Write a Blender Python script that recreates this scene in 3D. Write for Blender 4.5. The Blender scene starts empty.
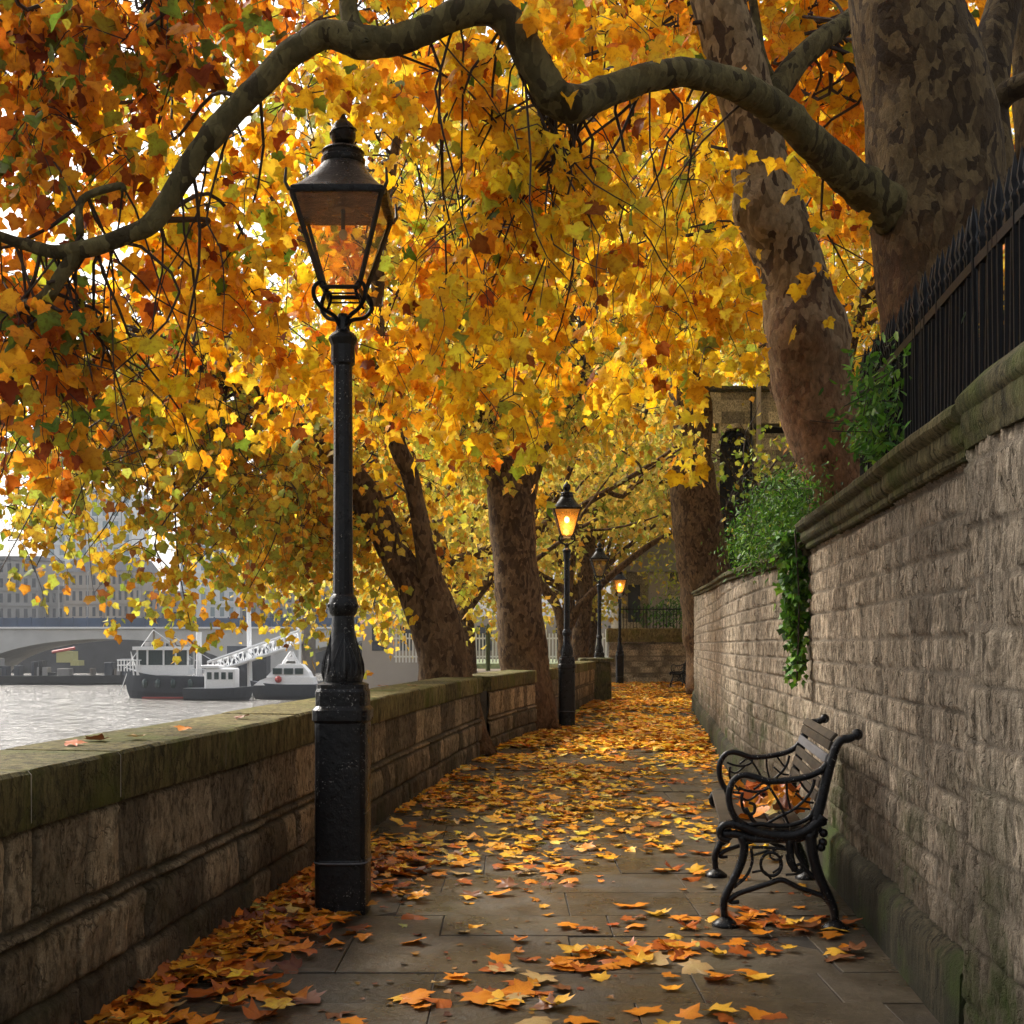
import bpy, math, random
import numpy as np
from mathutils import Vector, Matrix, noise
random.seed(11)
rng = np.random.default_rng(11)
R = math.radians
C = bpy.context.scene.collection
F = 1200.0; CAMZ = 1.35; HY = 645.0

def at(x, y, d):
    """a point of the place that stands at distance d"""
    return Vector(((x-512)/F*d, d, CAMZ+(HY-y)/F*d))

# ------------------------------------------------------------------ materials
def mat(name):
    m = bpy.data.materials.new(name); m.use_nodes = True
    nt = m.node_tree; nt.nodes.clear()
    return m, nt, nt.nodes, nt.links
class N:
    def __init__(s, nt): s.nt = nt
    def __call__(s, typ, inputs=None, **kw):
        n = s.nt.nodes.new(typ)
        for k, v in kw.items(): setattr(n, k, v)
        for k, v in (inputs or {}).items():
            if isinstance(v, bpy.types.NodeSocket): s.nt.links.new(v, n.inputs[k])
            else: n.inputs[k].default_value = v
        return n
def ramp(n, fac, stops):
    r = n('ShaderNodeValToRGB', {0: fac})
    e = r.color_ramp.elements
    while len(e) < len(stops): e.new(0.5)
    for el, (p, c) in zip(e, stops):
        el.position = p; el.color = (c[0], c[1], c[2], 1) if not isinstance(c, float) else (c, c, c, 1)
    return r.outputs[0]
def mixc(n, fac, a, b, mode='MIX'):
    m = n('ShaderNodeMix', data_type='RGBA', blend_type=mode)
    for s, v in ((m.inputs[0], fac), (m.inputs[6], a), (m.inputs[7], b)):
        if isinstance(v, bpy.types.NodeSocket): n.nt.links.new(v, s)
        elif isinstance(v, tuple): s.default_value = (*v, 1)
        else: s.default_value = v
    return m.outputs[2]
def math_(n, op, a, b=0.0, c=None):
    m = n('ShaderNodeMath', operation=op)
    for i, v in enumerate((a, b, c)):
        if v is None: continue
        if isinstance(v, bpy.types.NodeSocket): n.nt.links.new(v, m.inputs[i])
        else: m.inputs[i].default_value = v
    return m.outputs[0]
def coords(n, scale=(1,1,1), kind='Object'):
    t = n('ShaderNodeTexCoord')
    return n('ShaderNodeMapping', {0: t.outputs[kind], 3: scale}).outputs[0]
def noise_(n, vec, scale, detail=4, rough=.55, out=0, dist=0.0):
    return n('ShaderNodeTexNoise', {'Vector': vec, 'Scale': scale, 'Detail': detail, 'Roughness': rough, 'Distortion': dist}).outputs[out]
def finish(n, col, rough=.7, bump=None, bstr=.5, bdist=.01, metal=0.0, spec=.4, coat=0.0):
    b = n('ShaderNodeBsdfPrincipled', {'Roughness': rough, 'Metallic': metal, 'Specular IOR Level': spec})
    if isinstance(col, tuple): b.inputs['Base Color'].default_value = (*col, 1)
    else: n.nt.links.new(col, b.inputs['Base Color'])
    if coat: b.inputs['Coat Weight'].default_value = coat; b.inputs['Coat Roughness'].default_value = .15
    if bump is not None:
        bp = n('ShaderNodeBump', {'Height': bump, 'Strength': bstr, 'Distance': bdist})
        n.nt.links.new(bp.outputs[0], b.inputs['Normal'])
    o = n('ShaderNodeOutputMaterial'); n.nt.links.new(b.outputs[0], o.inputs[0])
    return b
M = {}
def simple(name, col, rough=.6, metal=0.0, var=.15, scale=8, bstr=.15, spec=.4):
    m, nt, _, _ = mat(name); n = N(nt); v = coords(n)
    f = noise_(n, v, scale, 5)
    lo = tuple(c*(1-var) for c in col); hi = tuple(min(1, c*(1+var)) for c in col)
    finish(n, ramp(n, f, [(.3, lo), (.7, hi)]), rough, noise_(n, v, scale*6, 3), bstr, .003, metal, spec)
    M[name] = m; return m

def m_leaf(name, trans=.45, rough=.45, spec=.35):
    m, nt, _, _ = mat(name); n = N(nt)
    a = n('ShaderNodeAttribute', attribute_name='Col').outputs['Color']; ov = coords(n)
    a = mixc(n, ramp(n, noise_(n, ov, 38, 5, .65), [(.36, .75), (.5, .0)]), a, mixc(n, 1.0, a, (.62,.36,.4), 'MULTIPLY'))
    a = mixc(n, ramp(n, noise_(n, ov, 60, 4, .6), [(.56, .0), (.7, .5)]), a, mixc(n, 1.0, a, (1.2,1.35,1.3), 'MULTIPLY'))
    b = n('ShaderNodeBsdfPrincipled', {'Base Color': a, 'Roughness': rough, 'Specular IOR Level': spec})
    t = n('ShaderNodeBsdfTranslucent', {'Color': a})
    mx = n('ShaderNodeMixShader', {0: trans, 1: b.outputs[0], 2: t.outputs[0]})
    o = n('ShaderNodeOutputMaterial', {0: mx.outputs[0]})
    M[name] = m
m_leaf('leaf', .55, .55, .12); m_leaf('litter', .12, .42, .3); m_leaf('greenery', .35, .5, .3)

def m_bark(name, pale, olive, dark, scaly, z0=2.0, z1=4.0):
    """plane-tree bark: flaking patches of pale and olive over brown, scaly and redder low down"""
    m, nt, _, _ = mat(name); n = N(nt); v = coords(n, (1, 1, .55))
    dis = n('ShaderNodeVectorMath', {0: v, 1: n('ShaderNodeVectorMath', {0: noise_(n, v, 5, 3, out=1), 1: (.25,.25,.25)}, operation='MULTIPLY').outputs[0]}, operation='ADD').outputs[0]
    vo = n('ShaderNodeTexVoronoi', {'Vector': dis, 'Scale': 19.0}, feature='F1')
    cell = n('ShaderNodeSeparateColor', {0: vo.outputs['Color']}).outputs[0]
    big = noise_(n, v, 2.6, 4)
    patch = ramp(n, math_(n, 'ADD', math_(n, 'MULTIPLY', cell, .75), math_(n, 'MULTIPLY', big, .35)), [(.29, dark), (.40, olive), (.56, olive), (.68, pale), (.85, pale)])
    vo2 = n('ShaderNodeTexVoronoi', {'Vector': n('ShaderNodeMapping', {0: dis, 3: (1, 1, .7)}).outputs[0], 'Scale': 21.0}, feature='DISTANCE_TO_EDGE')
    crack = ramp(n, vo2.outputs['Distance'], [(.0, .0), (.12, 1.0)])
    sc = mixc(n, crack, tuple(c*.35 for c in scaly), scaly)
    sc = mixc(n, ramp(n, noise_(n, v, 14, 6, .7), [(.4, .0), (.6, 1.0)]), sc, tuple(c*1.7 for c in scaly), 'MIX')
    z = n('ShaderNodeSeparateXYZ', {0: coords(n)}).outputs[2]
    k = n('ShaderNodeMapRange', {0: math_(n, 'ADD', z, math_(n, 'MULTIPLY', big, 1.6)), 1: z0+.5, 2: z1+.6}).outputs[0]
    col = mixc(n, k, sc, patch)
    col = mixc(n, ramp(n, noise_(n, v, 30, 4), [(.35, .0), (.75, .55)]), col, tuple(c*.5 for c in dark))
    h = math_(n, 'ADD', math_(n, 'MULTIPLY', crack, .22), math_(n, 'ADD', math_(n, 'MULTIPLY', cell, .45), math_(n, 'MULTIPLY', noise_(n, v, 22, 8, .75), 1.5)))
    finish(n, col, .85, h, .8, .028, spec=.12)
    M[name] = m
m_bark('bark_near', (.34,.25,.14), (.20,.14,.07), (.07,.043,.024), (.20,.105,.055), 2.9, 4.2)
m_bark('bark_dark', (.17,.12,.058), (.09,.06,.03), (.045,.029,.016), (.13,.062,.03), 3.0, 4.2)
m_bark('bark_branch', (.17,.14,.06), (.11,.09,.038), (.06,.046,.022), (.1,.07,.04), -5, -4)
m_bark('bark_mid', (.19,.12,.06), (.12,.072,.034), (.06,.034,.017), (.20,.11,.055), -1.5, 1.5)
simple('twig', (.035,.02,.012), .8, var=.4, scale=6)

def m_iron():
    m, nt, _, _ = mat('black_paint'); n = N(nt); v = coords(n)
    chips = ramp(n, noise_(n, v, 95, 2, .5), [(.655, .0), (.68, 1.0)])
    patch = ramp(n, noise_(n, v, 3.2, 3), [(.50, .08), (.57, 1.0)])
    col = mixc(n, math_(n, 'MULTIPLY', chips, patch), (.007,.007,.008), (.26,.25,.23))
    finish(n, col, ramp(n, noise_(n, v, 14, 4), [(.3, .22), (.7, .42)]), noise_(n, v, 24, 6, .65), .6, .010, spec=.25)
    M['black_paint'] = m
m_iron()
simple('iron', (.007,.007,.008), .5, var=.3, scale=14, bstr=.3, spec=.1)
simple('glass_frame_dark', (.015,.014,.013), .4)

def m_stone(name, base, tint, moss, foot_tone, mosslo=0.0, mosshi=None, vs=(1,1,.3), mossk=1.0, foot_z=.75, mort=.30, tr=(.38, 1.4)):
    """blocks carry their own tone in attribute Tone: r tone, g joint"""
    m, nt, _, _ = mat(name); n = N(nt); v = coords(n); vt = coords(n, vs)
    a = n('ShaderNodeSeparateColor', {0: n('ShaderNodeAttribute', attribute_name='Tone').outputs['Color']})
    c = mixc(n, noise_(n, v, 3.2, 5), base, tint)
    c = mixc(n, ramp(n, noise_(n, vt, 26, 7, .7), [(.41, .9), (.53, .0)]), c, tuple(x*.30 for x in base))
    c = mixc(n, ramp(n, noise_(n, vt, 15, 6, .7), [(.52, .0), (.62, .6)]), c, tuple(min(1, x*1.55) for x in tint))  # pale streaks paint highlights of the rough face into the colour
    ck = n('ShaderNodeTexVoronoi', {'Vector': n('ShaderNodeVectorMath', {0: vt, 1: n('ShaderNodeVectorMath', {0: noise_(n, v, 9, 4, out=1), 1: (.12,.12,.12)}, operation='MULTIPLY').outputs[0]}, operation='ADD').outputs[0], 'Scale': 15.0}, feature='DISTANCE_TO_EDGE').outputs['Distance']
    ckm = ramp(n, ck, [(.0, 1.0), (.05, .0)])
    ckm = math_(n, 'MULTIPLY', ckm, ramp(n, noise_(n, v, 6, 3), [(.45, .0), (.55, .95)]))
    c = mixc(n, ckm, c, tuple(x*.25 for x in base))
    c = mixc(n, ramp(n, noise_(n, v, 150, 3, .7), [(.35, .45), (.55, .0)]), c, tuple(x*.45 for x in base))
    c = mixc(n, 1.0, c, ramp(n, a.outputs[0], [(0, tr[0]), (1, tr[1])]), 'MULTIPLY')
    c = mixc(n, math_(n, 'POWER', a.outputs[1], .7), c, tuple(x*mort for x in tint))
    z = n('ShaderNodeSeparateXYZ', {0: v}).outputs[2]
    damp = n('ShaderNodeMapRange', {0: math_(n, 'ADD', z, math_(n, 'MULTIPLY', noise_(n, coords(n, (1,1,.35)), 2.6, 5, .65), -1.3)), 1: -.75+foot_z, 2: -.35+foot_z, 3: 1.0, 4: 0.0}).outputs[0]
    c = mixc(n, math_(n, 'MULTIPLY', damp, .8), c, foot_tone)  # darker towards the foot, with an uneven upper edge
    ms = ramp(n, noise_(n, v, 1.9, 6, .65), [(.5, .0), (.66, 1.0)])
    lowm = n('ShaderNodeMapRange', {0: z, 1: mosslo, 2: mosslo+.75, 3: 1.0, 4: 0.0}).outputs[0]
    mk = lowm
    if mosshi is not None:
        hi = n('ShaderNodeMapRange', {0: z, 1: mosshi-.5, 2: mosshi, 3: 0.0, 4: .8}).outputs[0]
        mk = math_(n, 'MAXIMUM', lowm, hi)
    c = mixc(n, math_(n, 'MULTIPLY', math_(n, 'MULTIPLY', ms, mk), mossk), c, moss)
    h = math_(n, 'ADD', math_(n, 'ADD', noise_(n, vt, 30, 8, .75), math_(n, 'MULTIPLY', noise_(n, v, 110, 4, .6), .4)), math_(n, 'MULTIPLY', ckm, -.35))
    finish(n, c, .85, h, 1.0, .03, spec=.2)
    M[name] = m
m_stone('rubble_pale', (.48,.375,.26), (.60,.495,.37), (.06,.08,.018), (.10,.078,.05), .35, 2.3, (2.0,2.0,.30), 1.0, .42, .44, (.66, 1.2))
m_stone('rubble_dark', (.36,.26,.145), (.47,.37,.235), (.055,.055,.016), (.06,.043,.025), .1, 1.0, (1.5,1.5,.6), .7, .12, .22, (.36, 1.45))
m_stone('coping_moss', (.18,.15,.05), (.26,.215,.08), (.10,.115,.016), (.035,.028,.015), 3.0, None, (1,1,.4), .9, -3)
m_stone('coping_pale', (.10,.085,.038), (.145,.125,.06), (.07,.09,.014), (.03,.025,.015), 3.0, None, (1,1,.4), .9, -3)
m_stone('plinth_stone', (.065,.055,.03), (.10,.082,.05), (.05,.075,.012), (.03,.028,.016), .3, None, (1,1,.3), .9, .1)
m_stone('ashlar', (.52,.45,.33), (.62,.54,.40), (.07,.08,.03), (.12,.1,.07), -3, None, (1,1,.7), .3, -4)

def m_paving():
    m, nt, _, _ = mat('flagstone'); n = N(nt); v = coords(n)
    t = n('ShaderNodeSeparateColor', {0: n('ShaderNodeAttribute', attribute_name='Tone').outputs['Color']}).outputs[0]
    c = mixc(n, ramp(n, noise_(n, v, 2.4, 7, .7), [(.3, .0), (.7, 1.0)]), (.024,.018,.012), (.098,.076,.05))
    c = mixc(n, 1.0, c, ramp(n, t, [(0, .6), (1, 1.35)]), 'MULTIPLY')
    c = mixc(n, ramp(n, noise_(n, v, 42, 5, .6), [(.4, .5), (.62, .0)]), c, (.035,.028,.018))
    c = mixc(n, ramp(n, noise_(n, v, 1.1, 4), [(.5, .0), (.7, .4)]), c, (.07,.062,.03))
    r = ramp(n, noise_(n, v, 1.7, 5, .6), [(.38, .22), (.62, .52)])
    finish(n, c, r, math_(n, 'ADD', noise_(n, v, 26, 6, .65), noise_(n, v, 4, 3)), .55, .012, spec=.5)
    M['flagstone'] = m
m_paving()
simple('dirt', (.022,.016,.010), .9, var=.4, scale=5, bstr=.6)
simple('ground_soil', (.09,.062,.03), .95, var=.4, scale=3, bstr=.6)
simple('bank_turf', (.10,.12,.05), .95, var=.4, scale=3, bstr=.6)
simple('wood_slat', (.042,.031,.02), .6, var=.4, scale=9, bstr=.4, spec=.2)
simple('wood_grey', (.13,.13,.14), .5, var=.2, scale=9, bstr=.4)
simple('boat_navy', (.035,.042,.055), .4); simple('boat_white', (.78,.78,.78), .4, var=.05)
simple('boat_red', (.4,.05,.04), .5); simple('boat_glass', (.03,.05,.05), .1)
simple('steel_white', (.72,.73,.74), .5, var=.06); simple('bridge_conc', (.50,.49,.47), .8, var=.12, scale=.4)
simple('bridge_blue', (.045,.08,.15), .5, var=.3, scale=.3); simple('bridge_dark', (.022,.024,.028), .8, var=.3, scale=.5)
simple('facade_stone', (.36,.31,.26), .85, var=.15, scale=.2); simple('facade_grey', (.28,.27,.26), .85, var=.15, scale=.2)
simple('roof_slate', (.14,.14,.15), .7, var=.2, scale=.5); simple('window_dark', (.05,.055,.065), .25)
simple('tower_glass', (.20,.28,.31), .2, var=.2, scale=.15); simple('tower_band', (.62,.64,.65), .5)
simple('pile_wood', (.13,.11,.09), .9); simple('yellow_board', (.45,.42,.18), .7)

def m_water():
    m, nt, _, _ = mat('river_water'); n = N(nt)
    v = coords(n, (.16, .42, 1)); v2 = coords(n, (.5, 1.3, 1))
    h = math_(n, 'ADD', noise_(n, v, .9, 6, .6), math_(n, 'MULTIPLY', noise_(n, v2, 1.0, 4, .6), .35))
    finish(n, (.085,.075,.06), .17, h, 1.0, 2.6, spec=.4); M['river_water'] = m
m_water()
def m_glass(name, tint, milky, lit=False):
    m, nt, _, _ = mat(name); n = N(nt)
    tr = n('ShaderNodeBsdfTransparent', {0: (*tint, 1)})
    gl = n('ShaderNodeBsdfGlossy', {0: (1,1,1,1), 'Roughness': .06})
    tl = n('ShaderNodeBsdfTranslucent', {0: (*[min(1, t) for t in tint], 1)})
    fr = n('ShaderNodeFresnel', {0: 1.5})
    a = n('ShaderNodeMixShader', {0: milky, 1: tr.outputs[0], 2: tl.outputs[0]})
    b = n('ShaderNodeMixShader', {0: fr.outputs[0], 1: a.outputs[0], 2: gl.outputs[0]})
    n('ShaderNodeOutputMaterial', {0: b.outputs[0]}); M[name] = m
m_glass('lantern_glass', (1.0,.84,.58), .09); m_glass('lantern_glass_amber', (1.0,.60,.18), .16)
def m_emit(name, col, s):
    m, nt, _, _ = mat(name); n = N(nt)
    e = n('ShaderNodeEmission', {0: (*col, 1), 1: s}); n('ShaderNodeOutputMaterial', {0: e.outputs[0]}); M[name] = m
m_emit('bulb_lit', (1.0, .70, .34), 9.0)
simple('bulb_off', (.75,.72,.65), .3); simple('reflector', (.12,.115,.11), .4)

# ------------------------------------------------------------------ object helpers
def tag(o, label, cat, group=None, kind=None):
    if label: o['label'] = label
    if cat: o['category'] = cat
    if group: o['group'] = group
    if kind: o['kind'] = kind
    return o
def empty(name, loc, label, cat, group=None):
    o = bpy.data.objects.new(name, None); o.location = loc; o.empty_display_size = .2
    C.objects.link(o); return tag(o, label, cat, group)
def link(name, me, material, parent=None, world=True):
    o = bpy.data.objects.new(name, me)
    me.materials.clear(); me.materials.append(M[material]); C.objects.link(o)
    if parent is not None:
        o.parent = parent
        if world: o.matrix_parent_inverse = Matrix.Translation(-Vector(parent.location))
    return o
class MB:
    def __init__(s): s.v = []; s.f = []; s.tone = None
    def add(s, vs, fs):
        b = len(s.v); s.v += [tuple(p) for p in vs]; s.f += [tuple(i+b for i in f) for f in fs]; return s
    def box(s, x0, x1, y0, y1, z0, z1, m=None):
        vs = [Vector((x, y, z)) for z in (z0, z1) for y in (y0, y1) for x in (x0, x1)]
        if m is not None: vs = [m @ p for p in vs]
        return s.add(vs, [(0,2,3,1),(4,5,7,6),(0,1,5,4),(2,6,7,3),(0,4,6,2),(1,3,7,5)])
    def bbox(s, x0, x1, y0, y1, z0, z1, b=.01, m=None):
        """box with chamfered vertical and top edges"""
        vs = []
        for z, i in ((z0, 0), (z1-b, 0), (z1, b)):
            for x, y in ((x0+i+b, y0+i), (x1-i-b, y0+i), (x1-i, y0+i+b), (x1-i, y1-i-b), (x1-i-b, y1-i), (x0+i+b, y1-i), (x0+i, y1-i-b), (x0+i, y0+i+b)):
                vs.append(Vector((x, y, z)))
        if m is not None: vs = [m @ p for p in vs]
        fs = [tuple(range(16, 24)), tuple(reversed(range(8)))]
        for r in (0, 8):
            for i in range(8): fs.append((r+i, r+(i+1) % 8, r+8+(i+1) % 8, r+8+i))
        return s.add(vs, fs)
    def tube(s, pts, rad, n=8, caps=True, flat=1.0, wob=0.0, wf=1.0, seed=0):
        pts = [Vector(p) for p in pts]; k = len(pts)
        if not hasattr(rad, '__len__'): rad = [rad]*k
        t0 = (pts[1]-pts[0]).normalized()
        ref = Vector((0,1,0)) if abs(t0.y) < .85 else Vector((1,0,0))
        u = (ref - t0*ref.dot(t0)).normalized(); vs = []
        for i in range(k):
            t = (pts[min(i+1, k-1)]-pts[max(i-1, 0)])
            t = t.normalized() if t.length > 1e-9 else t0
            u = (u - t*u.dot(t))
            u = u.normalized() if u.length > 1e-6 else t.orthogonal().normalized()
            w = t.cross(u)
            for j in range(n):
                a = 2*math.pi*j/n; d = u*math.cos(a)*flat + w*math.sin(a); r = rad[i]
                if wob:
                    q = (pts[i]+d*r)*wf
                    r *= 1+wob*(noise.noise(q+Vector((seed,0,0)))+.45*noise.noise(q*2.7)+.25*noise.noise(q*6.1))
                vs.append(pts[i]+d*r)
        fs = [(i*n+j, i*n+(j+1) % n, (i+1)*n+(j+1) % n, (i+1)*n+j) for i in range(k-1) for j in range(n)]
        if caps: fs += [tuple(reversed(range(n))), tuple(range((k-1)*n, k*n))]
        return s.add(vs, fs)
    def lathe(s, prof, n=8, c=(0,0,0), rot=0.0, sq=None):
        vs = []
        for i, (r, z) in enumerate(prof):
            for j in range(n):
                a = 2*math.pi*(j+.5)/n+rot; q = 1.0
                if sq: e = sq[i]; q = (abs(math.cos(a))**e+abs(math.sin(a))**e)**(-1/e)
                vs.append((c[0]+r*q*math.cos(a), c[1]+r*q*math.sin(a), c[2]+z))
        k = len(prof)
        fs = [(i*n+j, i*n+(j+1) % n, (i+1)*n+(j+1) % n, (i+1)*n+j) for i in range(k-1) for j in range(n)]
        fs += [tuple(reversed(range(n))), tuple(range((k-1)*n, k*n))]
        return s.add(vs, fs)
    def ball(s, c, r, n=12, m=8, sz=1.0):
        return s.lathe([(max(1e-4, r*math.sin(math.pi*i/m)), -r*sz*math.cos(math.pi*i/m)) for i in range(m+1)], n, c)
    def mesh(s, name, smooth=False, ang=None):
        me = bpy.data.meshes.new(name); me.from_pydata(s.v, [], s.f); me.update()
        if smooth: me.polygons.foreach_set('use_smooth', [True]*len(me.polygons))
        if ang:
            me.polygons.foreach_set('use_smooth', [True]*len(me.polygons)); me.set_sharp_from_angle(angle=R(ang))
        if s.tone:
            a = me.color_attributes.new('Tone', 'FLOAT_COLOR', 'POINT')
            t = np.ones((len(me.vertices), 4), np.float32); t[:, 0] = s.tone; t[:, 1] = 0; a.data.foreach_set('color', t.ravel())
        return me
    def build(s, name, material, parent=None, smooth=False, ang=None, world=True):
        return link(name, s.mesh(name, smooth, ang), material, parent, world)

def spline(pts, per=6):
    """Catmull-Rom through rows of numbers"""
    P = [np.array(p, float) for p in pts]; out = []
    P = [2*P[0]-P[1]]+P+[2*P[-1]-P[-2]]
    for i in range(1, len(P)-2):
        for k in range(per):
            t = k/per
            out.append(.5*((2*P[i])+(-P[i-1]+P[i+1])*t+(2*P[i-1]-5*P[i]+4*P[i+1]-P[i+2])*t*t+(-P[i-1]+3*P[i]-3*P[i+1]+P[i+2])*t**3))
    out.append(P[-2]); return out
def scr(rows, per=6):
    """rows (px, py, width px, distance) -> points and radii in metres"""
    o = spline(rows, per)
    return [at(r[0], r[1], r[3]) for r in o], [max(.002, r[2]/2*r[3]/F) for r in o]

# value noise on arrays
_tab = np.random.default_rng(5).random((256, 256)).astype(np.float32)
def vn(x, y):
    xi = np.floor(x).astype(int); yi = np.floor(y).astype(int); fx = x-xi; fy = y-yi
    fx = fx*fx*(3-2*fx); fy = fy*fy*(3-2*fy); a = xi & 255; b = yi & 255; a1 = (xi+1) & 255; b1 = (yi+1) & 255
    return (_tab[a, b]*(1-fx)+_tab[a1, b]*fx)*(1-fy)+(_tab[a, b1]*(1-fx)+_tab[a1, b1]*fx)*fy
def fbm(x, y, o=4):
    s = 0; a = .5
    for i in range(o): s = s+a*(vn(x*2**i+17*i, y*2**i+9*i)-.5)*2; a *= .55
    return s

# ------------------------------------------------------------------ wall lines (face of each wall seen in plan)
LW = [(-2,-2.0),(1,-1.82),(2.5,-1.68),(4.44,-1.49),(5.4,-1.385),(7.4,-1.19),(8.85,-1.05),(11.5,-.77),(14.3,-.44),(17,.03),(20,.63),(24,1.20),(29.4,2.02)]
RW = [(-2,1.30),(1,1.42),(3,1.50),(4.56,1.63),(6.1,1.80),(7.9,1.98),(9.8,2.12),(11.2,2.22),(13.5,2.45),(17,2.88),(22.2,3.48),(28,4.28),(34,5.4),(42,6.95),(47,7.9)]
def curve(tab):
    p = np.array(spline(tab, 12)); return p[:, 0], p[:, 1]
LY, LX = curve(LW); RY, RX = curve(RW)
def lx(y): return np.interp(y, LY, LX)
def rx(y): return np.interp(y, RY, RX)
class Line:
    """plan curve x(y) with arc length; side=+1: outward normal points to +x"""
    def __init__(s, Y, X, side):
        s.P = np.stack([X, Y], 1); d = np.diff(s.P, axis=0); s.S = np.concatenate([[0], np.cumsum(np.hypot(d[:, 0], d[:, 1]))])
        t = np.gradient(s.P, axis=0); t /= np.linalg.norm(t, axis=1)[:, None]
        s.Nn = np.stack([t[:, 1], -t[:, 0]], 1)*side
    def pos(s, a): return np.stack([np.interp(a, s.S, s.P[:, 0]), np.interp(a, s.S, s.P[:, 1])], -1)
    def nor(s, a):
        n = np.stack([np.interp(a, s.S, s.Nn[:, 0]), np.interp(a, s.S, s.Nn[:, 1])], -1); return n/np.linalg.norm(n, axis=-1)[..., None]
    def s_at(s, y): return float(np.interp(y, s.P[:, 1], s.S))
LL = Line(LY, LX, 1); RL = Line(RY, RX, -1)

def masonry(line, s0, s1, ztop, z0, courses, wr, name, thick, depth=.02, rough=.014, step=.011, stretch=(14, 5), proud=0.0, tabs=0):
    """rough coursed stonework: a finely divided face with recessed joints; ztop may be a function of arc length"""
    ss = [s0]
    ymin = 3.0
    while ss[-1] < s1:
        y = float(line.pos(ss[-1])[1]); k = step*max(1.0, min(6, abs(y)/6.0)) if y > 2.2 else .08
        ss.append(min(s1, ss[-1]+k))
    S = np.array(ss); zt = np.array([ztop(a) if callable(ztop) else ztop for a in S])
    nz = int((max(zt)-z0)/(step*1.15)); V = np.linspace(0, 1, nz)
    Z = z0+(zt[:, None]-z0)*V[None, :]; SS = np.repeat(S[:, None], nz, 1)
    zw = Z+.007*fbm(SS*1.1, Z*1.3, 2); sw = SS+.010*fbm(SS*3+9, Z*6, 2)
    r = np.random.default_rng(len(name)+int(s0*7)); tops = [z0-.02]
    while tops[-1] < max(zt)+.3: tops.append(tops[-1]+courses[(len(tops)-1) % len(courses)]*r.uniform(.9, 1.1))
    tops = np.array(tops); ci = np.clip(np.searchsorted(tops, zw)-1, 0, len(tops)-2)
    dz = np.minimum(zw-tops[ci], tops[ci+1]-zw); ds = np.zeros_like(dz); off = np.zeros_like(dz); tone = np.zeros_like(dz); tx = np.zeros_like(dz)
    for c in range(len(tops)-1):
        mk = ci == c
        if not mk.any(): continue
        h = tops[c+1]-tops[c]; e = [s0-r.uniform(0, .3)]
        while e[-1] < s1+.5: e.append(e[-1]+r.uniform(*wr)*(1 if h > .1 else 2.2))
        e = np.array(e); q = sw[mk]; bi = np.clip(np.searchsorted(e, q)-1, 0, len(e)-2)
        ds[mk] = np.minimum(q-e[bi], e[bi+1]-q)
        o = r.uniform(-1, 1, len(e)); tn = r.uniform(.0, 1.0, len(e)); tl = r.uniform(-1, 1, len(e))
        off[mk] = o[bi]*.009+(.007 if h < .08 else 0); tone[mk] = tn[bi]; tx[mk] = tl[bi]*(q-(e[bi]+e[bi+1])/2)*.05
    ed = np.minimum(ds, dz)+.004*fbm(SS*25, Z*25, 2)
    prof = np.clip(ed/(.022 if line is LL else .016), 0, 1); prof = prof*prof*(3-2*prof)
    D = prof*(depth+off+tx)+(.35+.65*prof)*rough*(fbm(SS*stretch[0], Z*stretch[1], 5)+.5*fbm(SS*stretch[0]*2.3+5, Z*stretch[1]*1.2, 3))+.012*fbm(SS*1.3, Z*1.1, 3)+proud
    P = line.pos(SS); Nr = line.nor(SS)
    X = P[..., 0]+Nr[..., 0]*D; Y = P[..., 1]+Nr[..., 1]*D
    ns = len(S); vs = np.stack([X, Y, Z], -1).reshape(-1, 3)
    idx = np.arange(ns*nz).reshape(ns, nz)
    fs = np.stack([idx[:-1, :-1], idx[1:, :-1], idx[1:, 1:], idx[:-1, 1:]], -1).reshape(-1, 4)
    if line is LL: fs = fs[:, ::-1]
    # the core behind the face
    b = len(vs); core = S[::8] if S[::8][-1] == S[-1] else np.append(S[::8], S[-1]); m = len(core)
    cz = np.array([ztop(a) if callable(ztop) else ztop for a in core]); cp = line.pos(core); cn = line.nor(core)
    extra = []
    for k, (o, zz) in enumerate(((-.004, z0), (-.004, None), (-thick, None), (-thick, z0))):
        zz = cz-.004 if zz is None else np.full(m, zz)
        extra.append(np.stack([cp[:, 0]+cn[:, 0]*o, cp[:, 1]+cn[:, 1]*o, zz], -1))
    vs = np.concatenate([vs]+extra); ff = []
    for k in (1, 2):
        i = b+k*m+np.arange(m-1); j = b+((k+1) % 4)*m+np.arange(m-1); ff.append(np.stack([i, i+1, j+1, j], -1))
    for e in (0, m-1): ff.append(np.array([[b+e, b+m+e, b+2*m+e, b+3*m+e]]))
    fs = np.concatenate([fs]+ff)
    me = np_mesh(name, vs, fs)
    t = np.ones((len(vs), 4), np.float32); t[:ns*nz, 0] = tone.ravel(); t[:ns*nz, 1] = (1-prof).ravel()**1.5; t[ns*nz:, :2] = (.5, 1)
    me.color_attributes.new('Tone', 'FLOAT_COLOR', 'POINT').data.foreach_set('color', t.ravel())
    me.polygons.foreach_set('use_smooth', [True]*len(me.polygons))
    return me
def np_mesh(name, vs, fs):
    me = bpy.data.meshes.new(name); k = fs.shape[1]
    me.vertices.add(len(vs)); me.vertices.foreach_set('co', np.ascontiguousarray(vs, np.float32).ravel())
    me.loops.add(fs.size); me.loops.foreach_set('vertex_index', np.ascontiguousarray(fs, np.int32).ravel())
    me.polygons.add(len(fs)); me.polygons.foreach_set('loop_start', np.arange(0, fs.size, k, dtype=np.int32))
    me.update(calc_edges=True); me.validate(); return me

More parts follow.
